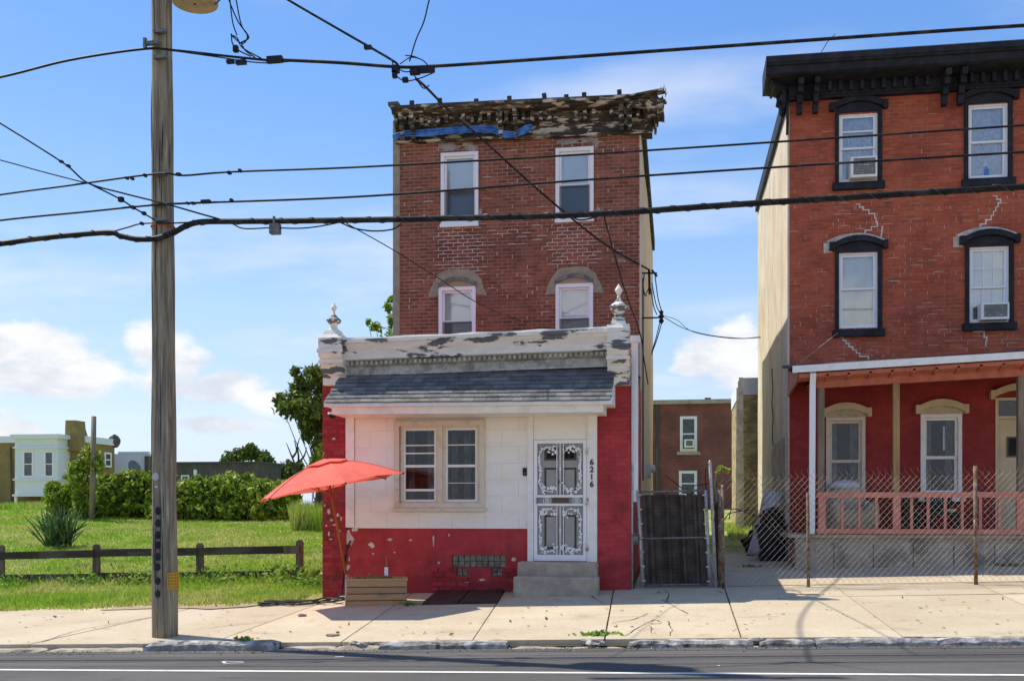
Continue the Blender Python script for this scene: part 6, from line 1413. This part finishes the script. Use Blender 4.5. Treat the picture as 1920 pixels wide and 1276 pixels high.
for pa, pb, y0, y1 in ((163, 184, 845, 893), (199, 213, 847, 875)):     # windows of the side wall
    ya, yb2 = YT * (1280 - 150) / (1280 - pa), YT * (1280 - 150) / (1280 - pb); z0, z1 = P(pa, y1, ya).z, P(pa, y0, ya).z
    fr = MB(); x = tx1
    for (u0, u1, w0, w1) in ((ya, ya + .12, z0, z1), (yb2 - .12, yb2, z0, z1), (ya + .12, yb2 - .12, z0, z0 + .12), (ya + .12, yb2 - .12, z1 - .12, z1), (ya + .12, yb2 - .12, (z0 + z1) / 2 - .04, (z0 + z1) / 2 + .04)): fr.box(x + .003, x + .08, u0, u1, w0, w1)
    fr = fr.build('window', m_white, th_); MB().box(x + .004, x + .03, ya + .12, yb2 - .12, z0 + .12, z1 - .12).build('pane', M('dim_glass', (.05, .055, .06), rough=.1, vary=.1), fr)
YY = YT - 1.3; bx0, bx1 = PX(28, YY), PX(108, YY); bz0, bz1 = P(60, 928, YY).z, P(60, 817, YY).z
w3, w4 = rect(43, 63, 845, 894, YY), rect(83, 101, 845, 894, YY)
bay = block(th_, 'bay', bx0, bx1, YY, YT, bz0, bz1, m_bluewin, [w3, w4])
for w in (w3, w4): simple_window(bay, *w, YY, m_white, .1)
for y0, y1, o_ in ((926, 930, .12), (897, 900, .1), (840, 837, .1), (822, 814, .2)): z_a, z_b = sorted((P(60, y0, YY).z, P(60, y1, YY).z)); MB().box(bx0 - o_, bx1 + o_, YY - o_, YT - .01, z_a, z_b).build('band', m_bluewin, bay)
MB().box(bx0 - .05, bx0 + .12, YY, YY + .12, 0, bz0).build('bay_post', m_white, bay); MB().box(bx1 - .9, bx1 - .8, YY, YY + .1, 0, bz0).build('bay_post', m_white, bay)
MB().tube([P(20, 838, YT - .1), P(22, 940, YT - .1)], .06, 8).build('downpipe', m_brownwall, th_)
YWb = 66.; wh = thing('white_building', (PX(250, YWb), YWb, 1.5), 'low white sided building behind the ivy hedge', 'building'); ww = rect(262, 271, 888, 902, YWb)
block(wh, 'wall', PX(160, YWb), PX(275, YWb), YWb, YWb + 2, 0, P(250, 850, YWb).z, m_palewall, [ww]); simple_window(wh, *ww, YWb, m_room, .04)
MB().box(PX(222, YWb), PX(278, YWb), YWb - .05, YWb + .3, P(250, 850, YWb).z + .003, P(250, 846, YWb).z).build('coping', m_bluewin, wh); MB().box(PX(275, YWb), PX(281, YWb), YWb - .3, YWb + 1.9, 0, P(250, 855, YWb).z).build('dark_side_wall', m_brownwall, wh)  # the white building's right side, built as a dark brown slab
YGa = 46.; ga = thing('flat_roofed_garage', (PX(420, YGa), YGa, 1.3), 'flat-roofed brown garage block behind the ivy hedge', 'building')
g1, g2 = rect(340, 355, 890, 915, YGa), rect(415, 431, 890, 900, YGa)
block(ga, 'wall', PX(300, YGa), PX(487, YGa), YGa, YGa + 2.6, 0, P(400, 868, YGa).z, m_brownwall, [g1, g2]); MB().box(PX(300, YGa), PX(489, YGa), YGa - .1, YGa + 2.7, P(400, 868, YGa).z + .003, P(400, 865, YGa).z).build('roof_edge', m_roof, ga)
for w in (g1, g2): simple_window(ga, *w, YGa, m_bluewin, .06)
p = P(366, 880, 40); q = V3(p.x, 40, 1); tag(MB().tube([q, p], .07, 8).build('white_pipe', m_vinyl), 'upright white pipe poking above the ivy hedge', 'pipe')
p = P(246, 882, 44); t = thing('satellite_dish', (p.x, 44, 1.3), 'small grey satellite dish on a mast by white building', 'dish')
MB().tube([(p.x - .05, 44, 1.2), (p.x, 44, p.z - .15), p], .04, 6).build('mast', m_hard, t); mb = MB(); m_ = Matrix.Rotation(1.2, 3, 'Y') @ Matrix.Rotation(.3, 3, 'X'); mb.lathe([(0.0, 0), (.18, .02), (.36, .09), (.37, .10), (.18, .04), (0, .02)], p + V3(.1, 0, .1), 16, m_); mb.build('reflector', m_hard, t)
# ------------------------------------------------------------------ hedge, trees, shrubs
def plant(name, loc, label, cat, clumps, n, size, mat, trunk=None, group=None, core=None, shell=.5):
    t = thing(name, loc, label, cat, group); pts = []
    tot = sum(c[1][0] * c[1][1] * c[1][2] for c in clumps) or 1
    vol = [(c[1][0] * c[1][2]) for c in clumps]; sv = sum(vol)
    for c, v in zip(clumps, vol): pts.append(clump_pts(c[0], c[1], max(20, int(n * v / sv)), shell))
    arrmesh('crown', leaves(np.concatenate(pts), size), 0, mat, t)
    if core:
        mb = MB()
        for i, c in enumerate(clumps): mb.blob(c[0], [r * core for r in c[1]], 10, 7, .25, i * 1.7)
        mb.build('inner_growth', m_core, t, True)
    if trunk:
        mb = MB()
        for (pts_, r0, r1) in trunk: k = len(pts_); mb.tube(catmull(pts_, 4), [r0 + (r1 - r0) * i / ((k - 1) * 4) for i in range((k - 1) * 4 + 1)], 7)
        mb.build('trunk', m_bark, t, True)
    return t
cl = []
YH = 35.
for px, top, wpx in ((120, 918, 28), (165, 915, 30), (215, 905, 34), (262, 908, 34), (300, 912, 30), (345, 905, 34), (385, 900, 34), (425, 892, 36), (462, 895, 34), (500, 905, 34), (535, 922, 30), (440, 905, 40), (250, 900, 26)):
    y = YH + random.uniform(-.6, .6); c = P(px, top, y); g0 = gz(c.x, y); h = c.z - g0; cl.append(((c.x, y, g0 + h * .48), (wpx / 54 * .85, 1.0, h * .53)))
    cl.append(((c.x + random.uniform(-.3, .3), y - .3, g0 + h * .78), (wpx / 54 * .55, .6, h * .26)))
    cl.append(((c.x + random.uniform(-.3, .3), y - .5, g0 + h * .25), (wpx / 54 * .8, .6, h * .28)))
for k in range(26):
    px = random.uniform(100, 550); y = YH + random.uniform(-.7, .2); top = 905 + 18 * noise.noise(Vector((px * .02, 1, 0))) + (12 if px < 190 or px > 510 else -4); c = P(px, top + random.uniform(-6, 14), y); r0 = random.uniform(.12, .38); cl.append(((c.x, y, c.z), (r0 * 1.5, r0, r0)))
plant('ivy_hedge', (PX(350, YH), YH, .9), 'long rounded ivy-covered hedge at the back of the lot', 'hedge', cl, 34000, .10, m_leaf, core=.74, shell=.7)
# vine on the slim pole
pv = G(172, 974); vp = thing('slim_pole', pv, 'slim grey wooden pole rising from the hedge with vines beside it', 'pole')
MB().tube([pv - V3(0, 0, .3), P(176, 780, pv.y)], [.11, .085], 10).build('shaft', m_pole, vp, True); MB().tube([P(130, 862, pv.y), P(176, 846, pv.y)], .02, 5).build('wire_stub', m_wire, vp)
cl = [(P(px, py, pv.y + .1), (rx, .3, rz_k)) for px, py, rx, rz_k in ((150, 940, .28, .6), (150, 900, .36, .5), (160, 870, .5, .35), (170, 850, .30, .35), (140, 875, .3, .25), (182, 870, .25, .4), (128, 893, .2, .12), (150, 960, .3, .4))]
plant('climbing_vine', (pv.x - .4, pv.y, pv.z), 'bushy climbing vine clinging beside the slim pole', 'vine', cl, 2600, .085, m_leaf, trunk=[([V3(pv.x - .35, pv.y, pv.z), P(152, 930, pv.y), P(158, 880, pv.y)], .05, .03)], shell=.3)
# trees
def tree(px, Yt, clumps, n, size, label, mat=m_leaf2, trunk_px=None, shell=.25):
    base = V3(PX(trunk_px or px, Yt), Yt, gz(PX(px, Yt), Yt) - .1); cl = []; lim = []
    for (cx, cy, rx, rz2) in clumps:
        k = 1950 / (Yt * 1.03); c = P(cx, cy, Yt + random.uniform(-.5, .5)); cl.append((c, (rx / k, rx / k * .8, rz2 / k)))
        mid = V3(base.x * .5 + c.x * .5, Yt, (base.z + c.z) * .55); lim.append(([base + V3(0, 0, 1.2), mid, c], .025, .008))
    lim.insert(0, ([base, base + V3(.05, 0, 1.2), base + V3(.1, .1, 2.6)], .16, .1))
    return plant('tree', base, label, 'tree', cl, n, size, mat, trunk=lim, group='trees beyond the lot', shell=shell)
tree(600, 31, [(565, 730, 28, 22), (590, 705, 26, 25), (545, 765, 30, 20), (525, 752, 16, 14), (580, 765, 30, 25), (605, 740, 25, 35), (590, 800, 24, 22), (600, 835, 18, 25), (560, 715, 12, 12), (553, 695, 10, 10), (620, 790, 30, 40), (570, 790, 16, 16), (575, 815, 14, 14), (595, 770, 20, 20), (555, 745, 24, 16)], 4800, .10, 'dark leafy tree rising behind the left edge of shop front', trunk_px=612)
tree(735, 33, [(728, 578, 9, 18), (735, 560, 8, 8), (705, 612, 14, 9), (690, 604, 7, 7), (732, 602, 8, 12), (770, 640, 60, 50)], 1500, .10, 'tree whose sprigs poke out beside the upper brick wall', mat=m_leaf, trunk_px=760, shell=.2)
tree(465, 58, [(465, 850, 30, 14), (440, 856, 22, 12), (490, 856, 20, 12), (470, 840, 12, 10), (500, 862, 15, 10), (425, 862, 14, 8)], 2600, .13, 'small leafy tree showing above the garage roof', shell=.3)
tree(535, 50, [(530, 885, 22, 18), (555, 880, 20, 18), (515, 895, 18, 15), (575, 895, 22, 18), (545, 902, 30, 14)], 2600, .13, 'low scrubby tree between the garage and the umbrella', shell=.3)
tree(596, 30.5, [(598, 868, 16, 22), (590, 890, 18, 18), (610, 850, 14, 18), (585, 905, 16, 14)], 1500, .09, 'bright ivy growth at the left corner behind the shop', mat=m_leaf, shell=.3)
bt = MB(); Yd = 40.
for pts in ([(556, 905), (556, 880), (545, 850), (537, 830)], [(556, 885), (560, 860), (558, 835), (563, 818)], [(548, 858), (556, 845), (552, 825)], [(557, 870), (570, 855), (575, 838)]): cu_ = catmull([P(x, y, Yd) for x, y in pts], 4); bt.tube(cu_, [.06 - .05 * i / len(cu_) for i in range(len(cu_))], 5)
tag(bt.build('bare_tree', m_bark), 'thin leafless tree standing against the sky beside garage', 'tree', 'trees beyond the lot')
# tall grass by the hedge end
n = 5000; pxs = rng.uniform(548, 622, n); Yg = rng.uniform(29.5, 31.5, n); Xg = np.array([PX(a_, b_) for a_, b_ in zip(pxs, Yg)])
o = arrmesh('tall_grass', blades(Xg, Yg, vgz(Xg, Yg), rng.uniform(.3, .95, n), np.full(n, .035), .35), 0, m_grass); kind(o, 'stuff'); tag(o, 'stand of tall grass between hedge and shop', 'grass')
n = 5000; pxs = rng.uniform(-120, 130, n); Yg = rng.uniform(37, 41, n); Xg = np.array([PX(a_, b_) for a_, b_ in zip(pxs, Yg)])
o = arrmesh('tall_grass', blades(Xg, Yg, vgz(Xg, Yg), rng.uniform(.08, .3, n), np.full(n, .04), .6), 0, m_grass); kind(o, 'stuff'); tag(o, 'rough taller grass on the rise below the tan house', 'grass')
# yucca
c = G(110, 1026); yt = thing('yucca', c, 'spiky dark green yucca clump standing in the lawn', 'shrub'); V = []
for k in range(210):
    a_ = random.uniform(0, 2 * math.pi); e = random.uniform(.45, 1.42) ; L_ = random.uniform(.55, 1.25); b = V3(c.x + random.uniform(-.28, .28), c.y + random.uniform(-.25, .25), c.z + random.uniform(0, .2))
    d = V3(math.cos(a_) * math.cos(e), math.sin(a_) * math.cos(e), math.sin(e) + .25).normalized(); s = d.cross(V3(random.uniform(-1, 1), random.uniform(-1, 1), .3)).normalized() * random.uniform(.018, .03); m = b + d * L_ * .55; t_ = b + d * L_ + V3(0, 0, -.12 * L_ * math.cos(e))
    V.append([b - s * .6, b + s * .6, m + s, m - s]); V.append([m - s, m + s, t_, t_])
me = MB()
for q in V: me.add(q[:3] if q[2] == q[3] else q, [(0, 1, 2)] if q[2] == q[3] else [(0, 1, 2, 3)])
me.build('blades', m_yucca, yt); mb = MB(); mb.tube([c + V3(-.1, 0, .5), c + V3(-.08, 0, 1.45)], .012, 5); mb.build('flower_stalk', m_yucca, yt)
# alley: grass strip and sprouting weed
n = 2500; Xg = rng.uniform(1.2, 2.9, n); Yg = rng.uniform(27, 33, n); o = arrmesh('alley_grass', blades(Xg, Yg, vgz(Xg, Yg), rng.uniform(.05, .2, n), np.full(n, .03), .7), 0, m_grass); kind(o, 'stuff'); tag(o, 'grass strip at the far end of the alley', 'grass')
sp_ = [P(1345, 885, 17.9), P(1350, 878, 17.9), P(1358, 879, 17.9), P(1364, 884, 17.9)]; mb = MB(); mb.tube(catmull([P(1338, 930, 17.9), P(1341, 900, 17.9)] + sp_, 5), .008, 5)
t = thing('weed_shoot', P(1338, 930, 17.9), 'yellow-green weed shoot arching over the gate post', 'weed'); mb.build('stem', m_weed, t); q = np.array([list(v) for v in catmull(sp_, 8)]); q = np.repeat(q, 5, 0) + rng.normal(0, .02, (len(q) * 5, 3)); arrmesh('leaf_cluster', leaves(q, .03), 0, m_grass, t)
p = P(1258, 900, 21); mb = MB()
for k in range(9):
    a = V3(random.uniform(-.3, 1.1), random.uniform(20, 23), random.uniform(1.3, 1.9)); mb.tube(catmull([a, a + V3(random.uniform(-.3, .3), 0, random.uniform(.1, .4)), a + V3(random.uniform(-.7, .7), 0, random.uniform(.0, .7))], 4), .010, 4)
tag(kind(mb.build('brush_pile', m_bark), 'stuff'), 'tangle of bare twigs behind the slatted gate', 'twigs')

# ------------------------------------------------------------------ bare earth, grit and litter
def earth(name, pts, n=26, dz=.012, label=None):
    mb = MB(); c = Vector((sum(p[0] for p in pts) / len(pts), sum(p[1] for p in pts) / len(pts), 0)); q = catmull([(p[0], p[1], 0) for p in pts] + [(pts[0][0], pts[0][1], 0)], 6)[:-1]
    q = [c + (v - c) * random.uniform(.82, 1.12) for v in q]; vs = [(v.x, v.y, gz(v.x, v.y) + dz) for v in q]; vs.append((c.x, c.y, gz(c.x, c.y) + dz)); k = len(q)
    return kind(mb.add(vs, [(i, (i + 1) % k, k) for i in range(k)]).build(name, M('dry_earth', (.42, .32, .20), (.30, .24, .14), (3, .4, .6, 8), vary=.25, bump=(25, .5, .03)), None), 'structure')
earth('bare_earth', [(-7.9, 19.2), (-6.3, 18.9), (-6.25, 20.6), (-7.4, 20.7)])
earth('bare_earth', [(-9.6, 15.75), (-7.2, 15.75), (-6.4, 16.5), (-7.0, 16.9), (-8.4, 16.45)])
earth('bare_earth', [(-13.2, 15.95), (-11.2, 15.85), (-11.0, 16.35), (-12.6, 16.4)])
n = 900; px = rng.uniform(-100, 2000, n); Xg = np.array([PX(a_, 12.2) for a_ in px]); Yg = 12.28 - np.abs(rng.normal(0, .16, n)); Zg = np.array([rz(a_, b_) for a_, b_ in zip(Xg, Yg)]) + .006
o = arrmesh('gutter_grit', leaves(np.stack([Xg, Yg, Zg], 1), .011, .6), 0, M('grit', (.34, .28, .20), (.18, .13, .08), (9, .4, .6, 4), vary=.4, rnd=.6)); kind(o, 'stuff'); tag(o, 'grit and dry leaf bits lying in the gutter', 'grit')
n = 240; px = rng.uniform(-60, 1980, n); Yg = rng.uniform(12.7, 16.9, n); Xg = np.array([PX(a_, b_) for a_, b_ in zip(px, Yg)]); ok = (Xg > -6.2) | (Yg < 15.8); Xg, Yg = Xg[ok], Yg[ok]
ang_ = np.arange(8) * math.pi / 4; rr = rng.uniform(.008, .026, len(Xg)); V_ = np.stack([np.stack([Xg + rr * np.cos(a_), Yg + rr * np.sin(a_), vgz(Xg, Yg) + .0095], 1) for a_ in ang_], 1)
o = arrmesh('gum_spots', V_, 0, M('old_gum', (.20, .165, .125), vary=.3, rnd=.4), pav); kind(o, 'stuff')
n = 26; px = rng.uniform(0, 1900, n); Yg = rng.uniform(12.7, 17.1, n); Xg = np.array([PX(a_, b_) for a_, b_ in zip(px, Yg)])
o = arrmesh('fallen_leaves', leaves(np.stack([Xg, Yg, vgz(Xg, Yg) + .016], 1), .03, .5), 0, M('dry_leaf', (.30, .20, .08), vary=.3, rnd=.5)); kind(o, 'stuff'); tag(o, 'few dry leaves scattered over the sidewalk', 'leaves')
# fittings on the rear house
MB().tube([(PX(1232, YB), YB - .1, 0), (PX(1232, YB), YB - .1, zt0)], .07, 8).build('downpipe', m_brownwall, bh)
for w in rear_w: MB().box(w[0] - .15, w[1] + .15, YB - .12, YB, w[2] - .16, w[2] - .003).build('sill', m_conc, bh)
